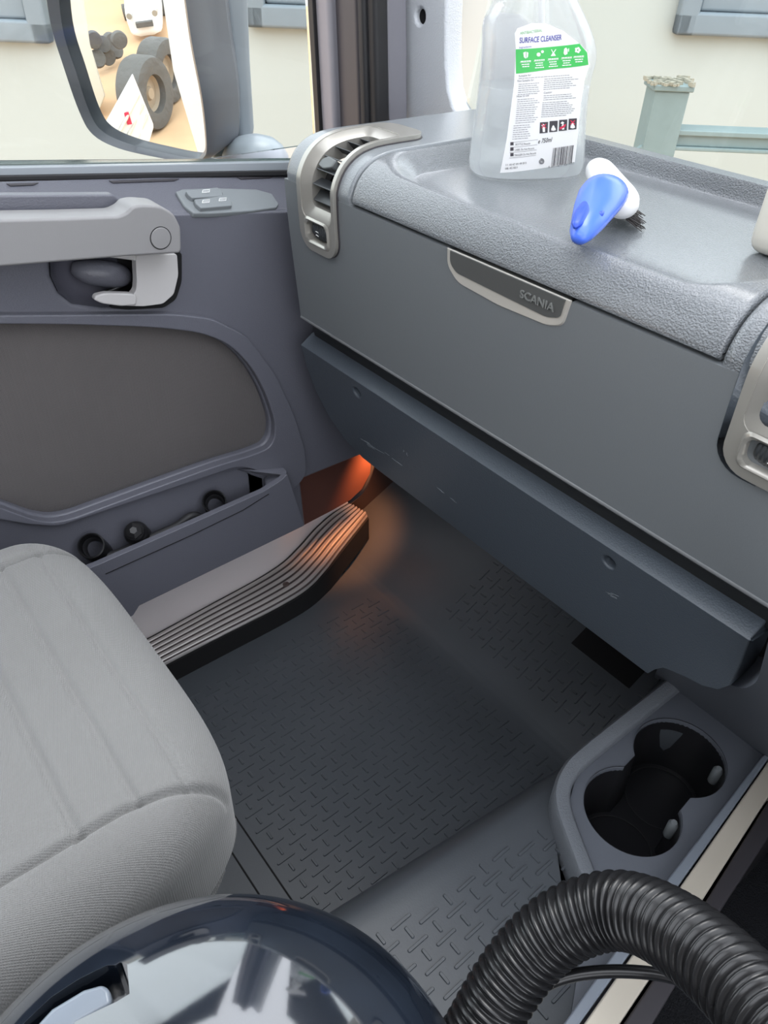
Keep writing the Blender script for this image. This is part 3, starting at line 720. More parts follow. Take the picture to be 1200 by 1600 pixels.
# cup wells: outline of the union, lofted down
def well(z, r, w):
    pts = []; L_ = (c2 - c1).length
    for c, sgn, in ((c1, -1), (c2, 1)):
        a = math.asin(min(.99, w / r)); n_ = 40
        for k in range(n_ + 1):
            th = a + (2 * math.pi - 2 * a) * k / n_
            d = dv * (-sgn) ; e = nv * (-sgn)
            pts.append(Vector((c.x, c.y, z)) + d * math.cos(th) * r + e * math.sin(th) * r)
    return pts
ws = [well(CZ - .011, RC + .0006, .033), well(CZ - .03, RC - .001, .032), well(CZ - .095, RC - .004, .029)]
bm = bmesh.new(); add_loft(bm, ws, cap=False); bm.faces.new([bm.verts.new(p) for p in ws[-1]])
link_bm('cup_well', bm, mat('cup_black', (.014, .014, .016), .3), con, angle=50)
for c in (c1, c2):
    link_bm('well_ring', tube([Vector((c.x, c.y, CZ - .093)) + Vector((math.cos(a), math.sin(a), 0)) * (RC - .009) for a in [k * math.pi / 24 for k in range(49)]], .0008, 6, cap=False), M['rubber'], con)
    g = c + Vector((.78, .62, 0)).normalized() * (RC - .0015); g.z = CZ - .034
    link_bm('grip_tab', lathe(g - Vector((.0035, .001, .012)), (0, 0, 1), [(.004, 0), (.0055, .002), (.0055, .022), (.003, .026)], 16), M['switch'], con)
# raised rim along the left and back
rp = [(1052, 1058), (975, 1119), (905, 1176), (884, 1200), (873, 1228), (875, 1258), (893, 1310), (922, 1385)]
rc = catmull([zc(u + 6, v + 4, CZ) for u, v in rp], 10)
bm = bmesh.new(); rr_ = []
for i, p in enumerate(rc):
    t_ = (rc[min(i + 1, len(rc) - 1)] - rc[max(i - 1, 0)]).normalized(); sd_ = Vector((-t_.y, t_.x, 0))   # left of travel
    inn = sd_; w = .0088
    rr_.append([p - inn * w + Vector((0, 0, -.04)), p - inn * w + Vector((0, 0, -.004)), p - inn * (w - .003), p + inn * (w - .003) + Vector((0, 0, .0)), p + inn * w + Vector((0, 0, -.003)), p + inn * w + Vector((0, 0, -.020))])
add_loft(bm, rr_, cap=True); link_bm('console_rim', bm, M['conrim'], con, angle=50)
# outer side band, metallic strip, dark gap
def strip3(name, L1, L2, z0, th, m, bev=.002):
    a = [zc(u, v, z0) for u, v in L1]; b = [zc(u, v, z0) for u, v in L2]
    return link_bm(name, prism(a + b[::-1], (0, 0, -th)), m, con, bevel=bev)
strip3('side_band', [(1290, 1090), (1190, 1182), (1026, 1396), (880, 1600), (840, 1660)], [(1290, 1108), (1200, 1186), (1050, 1398), (905, 1600), (865, 1660)], CZ, .05, mat('band_grey', C(120, 127, 137), .35))
strip3('metal_strip', [(1290, 1112), (1200, 1190), (1054, 1398), (912, 1600), (872, 1660)], [(1290, 1160), (1200, 1246), (1094, 1412), (968, 1600), (930, 1660)], CZ - .001, .05, M['trim'])
strip3('lower_lip', [(1290, 1166), (1200, 1252), (1098, 1416), (974, 1600), (936, 1660)], [(1290, 1215), (1200, 1310), (1128, 1420), (1020, 1600), (980, 1660)], CZ - .012, .22, M['framedark'])
cb = link_bm('console_body', prism([zc(u, v, CZ - .025) for u, v in ((1040, 1060), (1290, 1112), (1060, 1400), (930, 1600), (890, 1600), (925, 1385), (885, 1250), (905, 1195))], (0, 0, -.02)), M['console'], con)
cut(cb, prism(well(CZ + .05, RC + .002, .034), (0, 0, -.2)))
# upright panel between console and dash
UA, UB, UC = P(1050, 1072, 'Z', CZ - .012), P(1192, 1180, 'Z', CZ - .012), P(1130, 1068, 'Y', .468)
UN = (UB - UA).cross(UC - UA).normalized(); UN = UN if UN.y < 0 else -UN
up = [PL(u, v, UA, UN) for u, v in round_poly([(1020, 1060), (1032, 1034), (1052, 1031), (1130, 1066), (1163, 1077), (1183, 1066), (1203, 990), (1216, 985), (1216, 1196), (1192, 1182), (1050, 1074), (1036, 1062)], 10, 3)]
link_bm('console_upright', prism(up, -UN * .03), M['console'], con, bevel=.005, segs=4)
reloc(con, (-.12, .40, .28))

# ================================================================== PASSENGER DOOR
DX = -.70
door = thing('passenger_door', 'grey passenger door with pull bar, silver latch, fabric insert and storage pocket', 'door', (-.74, .2, .25))
def dp(u, v, x=DX): return P(u, v, 'X', x)
def dpoly(px, x, th, r=0, n=4):
    q = [dp(u, v, x) for u, v in px]
    if r: q = [Vector((x, y, z)) for y, z in round_poly([(p.y, p.z) for p in q], r, n)]
    return prism(q, (-th, 0, 0))
# base panel
pan = link_bm('door_panel', dpoly([(-60, 340), (290, 333), (500, 328), (560, 420), (590, 640), (580, 705), (470, 750), (478, 822), (215, 950), (190, 985), (-120, 1150)], -.702, .02), M['door'], door)
link_bm('door_core', box(-.800, -.792, -.40, .56, .25, .745), M['void'], door, smooth=False)
# latch bowl cut
bowl = [(78, 396), (80, 432), (92, 458), (112, 474), (160, 481), (250, 477), (272, 458), (280, 430), (281, 390)]
q = [dp(u, v, -.702) for u, v in bowl]
cut(pan, prism([p + Vector((.02, 0, 0)) for p in q], (-.06, 0, 0)))
# fabric opening cut
fab = [(-60, 505), (100, 506), (230, 510), (305, 518), (350, 535), (385, 570), (408, 612), (422, 655), (421, 680), (412, 695), (385, 706), (330, 722), (230, 758), (110, 802), (80, 808), (50, 803), (20, 792), (-60, 762)]
fq = [dp(u, v, -.702) for u, v in fab]
fq = [Vector((-.702, y, z)) for y, z in round_poly([(p.y, p.z) for p in fq], .02, 4)]
cut(pan, prism([p + Vector((.02, 0, 0)) for p in fq], (-.06, 0, 0)))
finish(pan, .006, 4)
cy = sum(p.y for p in fq) / len(fq); cz = sum(p.z for p in fq) / len(fq)
link_bm('fabric_insert', loft([[Vector((-.712, cy + (p.y - cy) * 1.01, cz + (p.z - cz) * 1.01)) for p in fq], [Vector((-.7105, cy + (p.y - cy) * .985, cz + (p.z - cz) * .985)) for p in fq], [Vector((-.709, cy + (p.y - cy) * .9, cz + (p.z - cz) * .9)) for p in fq], [Vector((-.708, cy + (p.y - cy) * .5, cz + (p.z - cz) * .5)) for p in fq]]), M['doorfab'], door, angle=60)
# raised surround around the fabric
sur = [(-60, 492), (270, 490), (330, 497), (385, 525), (430, 585), (460, 650), (477, 705), (478, 740), (462, 762), (440, 768), (425, 745), (400, 733), (370, 728), (200, 785), (90, 822), (40, 818), (-60, 800)]
sq = [dp(u, v, -.695) for u, v in sur]
so_ = link_bm('door_surround', prism([Vector((-.693, y, z)) for y, z in round_poly([(p.y, p.z) for p in sq], .012, 4)], (-.012, 0, 0)), M['door'], door)
cut(so_, prism([Vector((-.66, cy + (p.y - cy) * 1.015, cz + (p.z - cz) * 1.02)) for p in fq], (-.06, 0, 0))); finish(so_, .007, 4)
# top ledge
L0, L1, L2 = dp(455, 335, -.700), dp(150, 338, -.700), P(400, 281, 'X', -.748)
LN = (L1 - L0).cross(L2 - L0).normalized(); LN = LN if LN.z > 0 else -LN
def lq(u, v, off=0): return PL(u, v, L0 + LN * off, LN)
link_bm('door_ledge', prism([lq(-60, 340), lq(290, 334), lq(500, 330), lq(500, 268), (lq(-60, 280))], LN * -.02), M['door2'] if 'door2' in M else M['door'], door, bevel=.006)
# window channel
def sill_strip(nm, v0l, v0r, v1l, v1r, x, th, m, bev=.001, out=-.02):
    link_bm(nm, prism([dp(-60, v0l, x), dp(520, v0r, x), dp(520, v1r, x), dp(-60, v1l, x)], (out, 0, 0)), m, door, bevel=bev)
sill_strip('window_seal', 263, 252, 277, 266, -.752, .02, mat('seal_grey', C(150, 156, 162), .22))
sill_strip('glass_edge', 257, 249.5, 264, 254, -.760, .01, mat('glass_edge_green', C(70, 82, 78), .2), out=-.012)
sill_strip('window_seal', 276, 265, 285, 273, -.749, .02, M['rubber'])
sill_strip('outer_sill', 258, 252, 300, 290, -.785, .02, M['black'])
# slots in ledge
for u0, u1 in ((10, 60), (170, 280), (370, 430)):
    bm = bmesh.new(); add_prism(bm, [lq(u0, 288 - u0 * .03, .0005), lq(u1, 288 - u1 * .03, .0005), lq(u1 - 8, 291.5 - u1 * .03, .0005), lq(u0 + 6, 291.5 - u0 * .03, .0005)], LN * .0006)
    link_bm('demister_slot', bm, M['framedark'], door, smooth=False)
# pull bar
BX = -.655
bar = [(-80, 345), (100, 341), (186, 338), (200, 331), (207, 323), (222, 320), (252, 322), (272, 334), (283, 356), (284, 390), (281, 396), (200, 401), (90, 410), (-80, 424)]
link_bm('pull_bar', dpoly(bar, BX, .03, .004), M['bar'], door, bevel=.006, segs=5)
bc = dp(251, 372, BX); link_bm('screw_cap', lathe(bc, (1, 0, 0), [(.0095, -.004), (.0095, .0004), (.009, .0010), (.004, .0012)], 32), M['bar'], door)
link_bm('cap_groove', lathe(bc, (1, 0, 0), [(.0102, -.004), (.0102, .00035), (.0094, .00035)], 32, cap=False), M['void'], door)
# arm recess shelf above bar : textured pocket
link_bm('bar_recess', dpoly([(-80, 306), (178, 304), (192, 318), (186, 338), (-80, 346)], -.690, .012, .003), M['door'], door, bevel=.003)
# latch bowl : concave dish
bc2 = sum(q, Vector()) / len(q)
rings = []
for f, dx in ((1.0, 0), (.97, -.006), (.86, -.016), (.6, -.022), (.25, -.023)):
    rings.append([Vector((-.7035 + dx, bc2.y + (p.y - bc2.y) * f, bc2.z + (p.z - bc2.z) * f)) for p in q])
bwl = loft(rings, cap=False); bwl.faces.new([bwl.verts.new(p) for p in rings[-1]])
link_bm('latch_bowl', bwl, mat('bowl_grey', C(86, 86, 96), .32), door)
link_bm('latch_pivot', tube(catmull([dp(112, 418, -.722), dp(135, 424, -.716), dp(165, 428, -.713), dp(188, 431, -.716), dp(196, 434, -.722)], 6), lambda i: .0125 * math.sin(math.pi * (i + 1.2) / 26.4) ** .5, 20), M['door'], door, angle=180)
link_bm('latch_shade_patch', dpoly([(178, 398), (222, 398), (222, 470), (170, 474), (150, 462), (190, 446), (200, 428)], -.7195, .004, .004), M['black'], door)  # black slab painting the shade beside the latch
link_bm('latch_rod', tube([dp(150, 462, -.712), dp(178, 452, -.710), (dp(206, 438, -.712))], .0022, 10), M['black'], door)
# latch: L shaped paddle
lt = [(212, 400), (277, 397), (279, 430), (272, 460), (255, 475), (225, 479), (195, 478), (203, 466), (213, 455), (214, 440)]
link_bm('latch', dpoly(lt, -.683, .010, .003), M['latch'], door, bevel=.003, segs=4)
link_bm('latch_finger', dpoly([(150, 462), (165, 458), (205, 459), (214, 462), (214, 477), (190, 479), (160, 475), (147, 469)], -.680, .008, .003), M['latch'], door, bevel=.003, segs=4)
link_bm('latch_arm', dpoly([(160, 401), (214, 400), (214, 408), (190, 405)], -.684, .006, .0), M['latch'], door, bevel=.0015)
link_bm('latch_shade_back', dpoly([(213, 397), (284, 394), (284, 440), (275, 468), (256, 481), (200, 484), (170, 481), (190, 470), (230, 440)], -.699, .004, .004), M['void'], door)  # black sheet standing in for the deep shade behind the latch
# switch panel on the ledge
sp = [(274, 299), (285, 295), (330, 293), (400, 295), (425, 302), (436, 318), (432, 324), (395, 329), (330, 333), (303, 333), (288, 322)]
sw = link_bm('switch_panel', prism([lq(u, v, .003) for u, v in sp], LN * -.006), M['switch'], door, bevel=.0015)
def lq2(u, v, off): return lq(u, v, off)
for px in (((290, 298), (340, 292), (348, 300), (349, 306), (300, 309), (294, 304)), ((303, 311), (352, 305), (362, 314), (363, 321), (314, 325), (306, 318))):
    r_ = link_bm('rocker_switch', prism([lq(u, v, .0075) for u, v in px], LN * -.008), M['switchb'] if 'switchb' in M else M['switch'], sw, bevel=.0012)
for (u, v), kind in (((322, 299), 0), ((322, 315), 1), ((348, 312), 1)):
    bm = bmesh.new(); a, b, c_, d_ = lq(u - 6, v + 2, .0079), lq(u + 5, v + 1, .0079), lq(u + 6, v - 3, .0079), lq(u - 5, v - 2, .0079)
    add_tube(bm, [a, b, c_, d_, a], .0003, 6); add_tube(bm, [(a + d_) / 2, (b + c_) / 2], .0002, 5)
    link_bm('switch_symbol', bm, M['whiteink'], sw)
# storage pocket
PX = -.662
pf = [(60, 918), (150, 884), (300, 818), (412, 768), (440, 750), (449, 741), (462, 780), (476, 821), (218, 946), (208, 962), (195, 968), (60, 1040)]
link_bm('pocket_front', dpoly(pf, PX, .008, .002), M['door'], door, bevel=.003)
link_bm('pocket_end', prism([dp(385, 735, -.700), dp(412, 745, -.700), dp(415, 765, PX - .002), dp(449, 741, PX - .002), dp(449, 735, -.68), dp(442, 728, -.700)], (0, 0, -.085)), M['door'], door, bevel=.003)
zb_ = dp(476, 821, PX).z
link_bm('pocket_floor', box(-.704, -.664, -.05, dp(470, 821, PX).y, zb_ + .001, zb_ + .006), M['door'], door, smooth=False)
link_bm('pocket_shade', box(-.7015, -.6705, -.05, dp(412, 765, PX).y, zb_ + .040, zb_ + .044), M['void'], door, smooth=False)  # black sheet above the real floor, painting the shade inside the pocket
sm = [dp(u, v, PX + .0006) for u, v in ((165, 897), (300, 836), (380, 797), (420, 772))]
link_bm('pocket_seam', tube(sm, .0005, 6), M['void'], door)
# lower painted panel of the door, following the sill
ZS = [.19, .19, .19, .19, .192, .198, .206, .215, .224]
SO = [(u, v, z) for (u, v), z in zip([(100, 1068), (225, 1003), (330, 946), (400, 908), (442, 881), (470, 854), (494, 827), (520, 804), (547, 787)], ZS)]
SI = [(u, v, z) for (u, v), z in zip([(120, 1112), (242, 1043), (345, 990), (430, 947), (478, 918), (507, 889), (530, 859), (552, 831), (574, 803)], ZS)]
so3 = catmull([P(u, v, 'Z', z) for u, v, z in SO], 10); si3 = catmull([P(u, v, 'Z', z) for u, v, z in SI], 10)
so3[0].y = -.3; si3[0].y = -.3; so3[0].x = so3[12].x; si3[0].x = si3[12].x
lowp = so3[:-4]
bm = bmesh.new()
rows = [[p + Vector((-.006, 0, -.004)), p + Vector((-.004, 0, .16)), p + Vector((-.020, 0, .17)), p + Vector((-.035, 0, .17)), p + Vector((-.035, 0, -.004))] for p in so3]
add_loft(bm, rows); link_bm('painted_panel', bm, M['white'], door, angle=60)
# door paint between trim and dashboard, browned for the orange light on it
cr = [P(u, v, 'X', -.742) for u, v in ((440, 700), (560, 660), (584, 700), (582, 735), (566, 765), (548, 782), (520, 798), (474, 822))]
link_bm('orange_lit_corner', prism(cr, (-.008, 0, 0)), mat('orange_lit_paint', C(96, 62, 54), .25), door, bevel=.002)
reloc(door, (-.74, .15, .19))
# door seal (belongs to the body opening)
sl = catmull([P(u, v, 'X', x) for u, v, x in ((585, 700, -.742), (579, 735, -.745), (566, 765, -.75), (546, 784, -.765))], 8)
bm = tube(sl, .0045, 10); o = link_bm('door_seal', bm, M['framedark']); tag(o, 'dark rubber door seal curving down to the front end of the sill plate', 'door seal')

# things in the pocket
def cup(u, v, r, kind, lab, x=-.682, group=None):
    c = P(u, v, 'X', x); t = thing('round_cap' if kind else 'ring_cup', lab, 'cap', c)
    if kind:
        link_bm('cap_body', lathe(c, (.6, -.3, .75), [(r, -.05), (r, -.004), (r * .92, .0), (r * .80, .002), (r * .75, .010), (r * .5, .013), (.001, .014)], 32), M['black'], t, angle=30)
        link_bm('hex_top', lathe(c + Vector((.6, -.3, .75)).normalized() * .004, (.6, -.3, .75), [(r * .72, 0), (r * .68, .010), (r * .3, .013)], 6), M['black'], t, smooth=False)
    else:
        link_bm('ring_wall', lathe(c, (.55, -.3, .8), [(r * .97, -.05), (r, -.004), (r, .002), (r * .9, .003), (r * .86, .0), (r * .84, -.04), (.001, -.042)], 40), M['black'], t, angle=30)
        link_bm('inner_ring', lathe(c, (.55, -.3, .8), [(r * .84, -.012), (r * .80, -.008), (r * .72, -.010), (r * .70, -.03)], 40, cap=False), M['rubber'], t, angle=30)
    reloc(t, c - Vector((0, 0, .05)))
cup(143, 853, .0145, 0, 'black open ring-shaped cup in the door pocket nearest the seat')
cup(212, 832, .0140, 1, 'black rounded cap with hexagonal top in the middle of the door pocket')
cup(335, 784, .0145, 0, 'black open ring-shaped cup at the front end of the door pocket')
bm = bmesh.new(); add_tube(bm, catmull([P(u, v, 'X', -.684) for u, v in ((165, 870), (190, 862), (240, 838), (275, 822), (300, 806), (320, 812))], 8), .005, 10)
o = link_bm('black_cable', bm, M['rubber']); tag(o, 'black cable lying in the door pocket between the caps', 'cable')

# ================================================================== SILL PLATE
sp = thing('sill_plate', 'ribbed aluminium tread plate along the passenger door sill', 'sill plate', (-.73, .3, .17))
bm = bmesh.new(); rows = []; n_ = 72
for a, b in zip(so3, si3):
    top = []
    for k in range(n_ + 1):
        f = k / n_; h = 0
        ph = (f * 6.0) % 1.0
        h = .0024 * (smst(0, .12, ph) - smst(.42, .54, ph))
        if f < .03: h = .001
        if f > .96: h = -.004 * smst(.96, 1.0, f)
        top.append(a.lerp(b, f) + Vector((0, 0, h)))
    rows.append(top + [b + Vector((0, 0, -.02)), a + Vector((0, 0, -.006))])
add_loft(bm, rows); link_bm('tread', bm, M['alu'], sp, angle=35)
bm = bmesh.new()
for g in range(6):
    f0, f1 = (g + .60) / 6, (g + .94) / 6
    add_loft(bm, [[a.lerp(b, f0) + Vector((0, 0, .0004)), a.lerp(b, f1) + Vector((0, 0, .0004))] for a, b in zip(so3, si3)], cap=False, closed=False)
link_bm('groove_inlay', bm, mat('groove_brown', C(74, 66, 66), .5), sp)
c = P(447, 914, 'Z', .1915)
link_bm('screw', lathe(c, (0, 0, 1), [(.0052, 0), (.0052, .0022), (.0030, .0034), (.0022, .0018), (.0005, .0016)], 20), mat('screw_dark', C(110, 96, 92), .35, metal=.6), sp, angle=25)
bm = bmesh.new(); add_loft(bm, [[p + Vector((0, 0, -.003)), p + Vector((-.012, 0, -.003)), p + Vector((-.012, 0, -.05)), p + Vector((0, 0, -.05))] for p in so3]); link_bm('seal_strip', bm, M['rubber'], sp)
bm = bmesh.new(); add_loft(bm, [[p + Vector((.0, 0, -.006)), p + Vector((.004, 0, -.006)), p + Vector((.006, 0, -.05)), p + Vector((-.01, 0, -.05))] for p in si3]); link_bm('inner_flange', bm, M['void'], sp)
reloc(sp, (-.73, .2, FZ))

# ================================================================== FLOOR MAT
mt = thing('floor_mat', 'black rubber floor mat with raised bar pattern in the passenger footwell', 'floor mat', (-.5, .35, FZ))
def xf(Y): return -.300 + (.038 / .355) * (Y - .196)
TOE = .556; RISE = math.tan(math.radians(25))
def floor_z(Y): return FZ + (0 if Y < TOE else (Y - TOE) * RISE)
bm = bmesh.new(); rows = []
ys = [-.40, .0, .10, .30, .50] + [TOE - .012 + .003 * k for k in range(9)] + [.62, .70, .78, .86]
for y in ys:
    k = smst(TOE - .012, TOE + .012, y); z = FZ + (0 if y < TOE - .012 else max(0, (y - TOE)) * RISE + .0018 * (1 - abs(y - TOE) / .012 if abs(y - TOE) < .012 else 0))
    xr = xf(y) + .012
    rows.append([Vector((-.700 - .13 * smst(.40, .62, y), y, z)), Vector((xr, y, z)), Vector((xr, y, z - .006)), Vector((-.700 - .13 * smst(.40, .62, y), y, z - .006))])
add_loft(bm, rows); base = link_bm('mat_sheet', bm, M['mat'], mt, angle=25)
def bar_bump(bm, c, ax, n, L_, w, h=.0012, taper=1.0):
    ax = ax.normalized(); sd = n.cross(ax).normalized(); ra = []; rb_ = []
    for k in range(12):
        a = 2 * math.pi * k / 12; ca, sa = math.cos(a), math.sin(a)
        e = (L_ / 2 - w / 2) * (1 if ca > 0 else -1)
        q_ = ax * (e + ca * w / 2) + sd * sa * w / 2
        ra.append(c + q_); q2 = ax * (e + ca * w * .28) + sd * sa * w * .34; rb_.append(c + q2 + n * h)
    lo = [p - n * .001 for p in ra]
    R_ = [[bm.verts.new(p) for p in r] for r in (lo, ra, rb_)]
    for a, b in zip(R_, R_[1:]):
        for i in range(12): bm.faces.new((a[i], a[(i + 1) % 12], b[(i + 1) % 12], b[i]))
    bm.faces.new(R_[-1])
def pattern(test, fn, i0, i1, j0, j1):
    bm = bmesh.new()
    for j in range(j0, j1):
        for i in range(i0, i1):
            X = -.3376 + .0236 * i + .0118 * (j % 2); Y = .1987 + .0237 * j
            if test(X, Y, .012):
                c, n, ax, ay = fn(X, Y); bar_bump(bm, c, ay, n, .0235, .0034)
            Xs = X - .0118
            if test(Xs, Y, .006):
                c, n, ax, ay = fn(Xs, Y); bar_bump(bm, c, ax, n, .0118, .0036)
    return bm
def flatfn(X, Y):
    if Y < TOE: return Vector((X, Y, FZ)), Vector((0, 0, 1)), Vector((1, 0, 0)), Vector((0, 1, 0))
    ay = Vector((0, 1, RISE)).normalized(); return Vector((X, Y, floor_z(Y) + .0003)), Vector((0, -ay.z, ay.y)), Vector((1, 0, 0)), ay
bm = pattern(lambda X, Y, m: (-.66 < X < xf(Y) - .007) and (.178 + m < Y < .548 - m * .3), flatfn, -18, 5, -1, 16)
o = link_bm('raised_bars', bm, M['mat'], mt, angle=28)
def toe_ok(X, Y, m):
    if not (X < xf(Y) - .002 and X > -.56 and .572 + m < Y < .86): return False
    if -.52 < X < -.40 and .70 < Y: return False
    if -.39 < X < -.262 and .66 < Y < .725: return False
    return True
bm = pattern(toe_ok, flatfn, -14, 6, 15, 30); link_bm('raised_bars', bm, M['mat'], mt, angle=28)
for y in (.1535, .1785): link_bm('groove_line', box(-.66, xf(y) + .0, y - .0010, y + .0010, FZ - .002, FZ + .0004), M['void'], mt, smooth=False)
# dark wells in the sloping part
for (x0, x1, y0, y1) in ((-.52, -.405, .715, .79), (-.375, -.275, .672, .712)):
    pts = [Vector((x, y, floor_z(y) + .0006)) for x, y in ((x0, y0), (x1, y0), (x1, y1), (x0, y1))]
    link_bm('mat_cutout', prism(pts, (0, 0, .0004)), M['void'], mt, smooth=False)
reloc(mt, (-.5, .30, FZ - .006))
# tunnel mat
tn = thing('tunnel_mat', 'black rubber mat with larger raised bars over the engine tunnel beside the console', 'tunnel mat', (-.15, .2, .28))
TZ = .28
prof_t = [(-.004, FZ - .004), (.0, FZ + .002), (.012, FZ + .030), (.022, FZ + .065), (.030, FZ + .095), (.040, FZ + .115), (.052, FZ + .126), (.066, TZ - .0005), (.085, TZ), (.13, TZ), (.45, TZ)]
pc_ = catmull([(x, 0, z) for x, z in prof_t], 5)
bm = bmesh.new(); rows = []
for y in [-.45 + .05 * k for k in range(23)]:
    r = [Vector((xf(y) + p.x, y, p.z)) for p in pc_]; rows.append(r + [Vector((r[-1].x, y, FZ - .03)), Vector((r[0].x, y, FZ - .03))])
add_loft(bm, rows); ts = link_bm('tunnel_sheet', bm, M['mat'], tn, angle=40)
cut(ts, prism([zc(u, v, .36) for u, v in ((1040, 1066), (1290, 1112), (1060, 1400), (935, 1375), (905, 1330), (892, 1250), (905, 1200))], (0, 0, -.3)))
cut(ts, prism([zc(u, v, .40) for u, v in ((1290, 1000), (1290, 1116), (1204, 1195), (1058, 1402), (916, 1600), (860, 1690), (1600, 1800), (1600, 1000))], (0, 0, -.5))); finish(ts, 0, 3, 40)
g0, g1 = P(650 + 147 / 4, 1250 + 560 / 4, 'Z', TZ), P(650 + 323 / 4, 1250 + 525 / 4, 'Z', TZ)
T0 = g0
_la, _lb, _lc, _ld = [P(u, v, 'Z', TZ) for u, v in ((868, 1240), (915, 1385), (980, 1510), (900, 1620))]
def tun_ok(X, Y):
    def side(a, b): return (b.x - a.x) * (Y - a.y) - (b.y - a.y) * (X - a.x)
    if Y > _lb.y and side(_lb, _la) < .0007: return False
    if Y > _la.y - .01: return False
    f = (Y - _ld.y) / (_lc.y - _ld.y); return X < _ld.x + (_lc.x - _ld.x) * f - .018
bm = bmesh.new()
for j in range(-10, 10):
    for i in range(-6, 14):
        Y = T0.y + .0237 * j; X = T0.x + .0236 * i + .0118 * (j % 2)
        if X - xf(Y) > .083 and tun_ok(X, Y): bar_bump(bm, Vector((X, Y, TZ)), Vector((0, 1, 0)), Vector((0, 0, 1)), .0235, .0036, .0013)
        Xs = X + .0118
        if Xs - xf(Y) > .084 and tun_ok(Xs, Y): bar_bump(bm, Vector((Xs, Y, TZ)), Vector((1, 0, 0)), Vector((0, 0, 1)), .0125, .0038, .0013)
link_bm('raised_bars', bm, M['mat'], tn, angle=28)
reloc(tn, (-.15, .1, FZ - .03))
o = link_bm('tunnel_carpet', box(-.06, .6, -.5, .72, .176, .184), M['carpet'], smooth=False)
tag(o, 'dark carpet on the driver side of the console at the lower right edge', 'carpet')

# ================================================================== SEAT
SZ = .55
st = thing('passenger_seat', 'light grey woven fabric passenger seat cushion with stitched seams', 'seat', (-.42, -.15, FZ))
x0, x1, y1 = -.625, -.205, .125
SX0, SX1, SY0, SY1 = -.628, -.243, -.45, .126
scx, scy = (SX0 + SX1) / 2, (SY0 + SY1) / 2
def seat_fn(p, n):
    X, Y, Z = p.x + scx, p.y + scy, p.z
    fy = smst(-.05, .137, Y)
    tx = (X - scx) / ((SX1 - SX0) / 2)
    Y -= fy * (.040 * max(0, tx) ** 4 + .022 * max(0, -tx) ** 4)     # front corners sweep back
    X -= fy * .012 * max(0, tx) ** 3; X += fy * .012 * max(0, -tx) ** 3
    up = max(0, n.z)
    # seams pressed into the top
    d = 0
    for yy, w, dep, xa, xb in ((.012, .0030, .0040, -.575, -.29), (.050, .0026, .0032, -.575, -.29), (.082, .0024, .0026, -.575, -.285)):
        yl = yy
        if xa < X < xb: d += dep * math.exp(-((Y - yl) / w) ** 2)
    sx = -.294 + .010 * smst(.03, .10, Y) ; d += .0065 * math.exp(-((X - sx) / .0024) ** 2)
    sx = -.571; d += .0045 * math.exp(-((X - sx) / .0028) ** 2)
    bul = .008 * math.exp(-((X + .245) / .035) ** 2) + .006 * math.exp(-((X + .60) / .02) ** 2)
    q = Vector((X, Y, SZ - .075 + Z))
    q += n * (bul * up * .6 - d * (up ** .5 if up > 0 else 0) if up > .02 else 0)
    # piping groove round the lower side
    if abs(n.z) < .6:
        g = .006 * math.exp(-((Z + .035) / .004) ** 2); q -= Vector((n.x, n.y, 0)) * g
        if Z < -.035: q -= Vector((n.x, n.y, 0)) * .008
    return q
cush = link_bm('seat_cushion', rounded_box((SX1 - SX0, SY1 - SY0, .15), .052, 230, 300, 60, seat_fn), M['seat'], st, angle=180)
# piping bead along the lower seam
lo = []
for k in range(60):
    f = k / 59
    if f < .5: lo.append((SX1 + .001, SY0 + .1 + (f / .5) * (SY1 - SY0 - .15)))
    else:
        a = (f - .5) / .5 * math.pi / 2; lo.append((SX1 - .05 + .05 * math.cos(a), SY1 - .05 + .05 * math.sin(a)))
pp_ = [seat_fn(Vector((x - scx, y - scy, -.033)), Vector((1, 0, 0))) for x, y in lo]
link_bm('piping', tube([p + Vector((-.002, 0, 0)) for p in pp_], .0032, 8), M['seam'], st)
link_bm('seat_base', box(-.60, -.37, -.40, .06, FZ, .41), M['framedark'], st, bevel=.01)
link_bm('backrest', rounded_box((.42, .12, .60), .05, 24, 10, 30, lambda p, n: Vector((p.x + scx, p.y - .47 - .2 * (p.z + .3), p.z + .82))), M['seat'], st)
reloc(st, (-.42, -.15, FZ))

# ================================================================== VACUUM CLEANER BODY (bottom edge)
vt = thing('vacuum_cleaner', 'glossy dark domed vacuum cleaner body with a rectangular handle slot, at the bottom edge', 'vacuum cleaner', (-.1, 0, .29))
VC = PD(318, 1884, .440)
VR = .1275
VAX = Vector((0, .04, 1)).normalized(); VH = .062
def vpt(r, h, a):
    A = VAX.orthogonal().normalized(); B = VAX.cross(A); return VC + VAX * h + (A * math.cos(a) + B * math.sin(a)) * r
prof = []
for k in range(41):
    a = math.pi / 2 * k / 40
    prof.append((VR * math.cos(a) ** .9 if k < 40 else .0005, VH * math.sin(a) ** 1.0))
rg = []
for r, h in [(VR * .90, -(VC.z - .286)), (VR * .97, -.05), (VR * 1.0, -.012)] + prof: rg.append([vpt(r, h, 2 * math.pi * i / 96) for i in range(96)])
shell = link_bm('dome_shell', loft(rg), M['navy'], vt, angle=60)
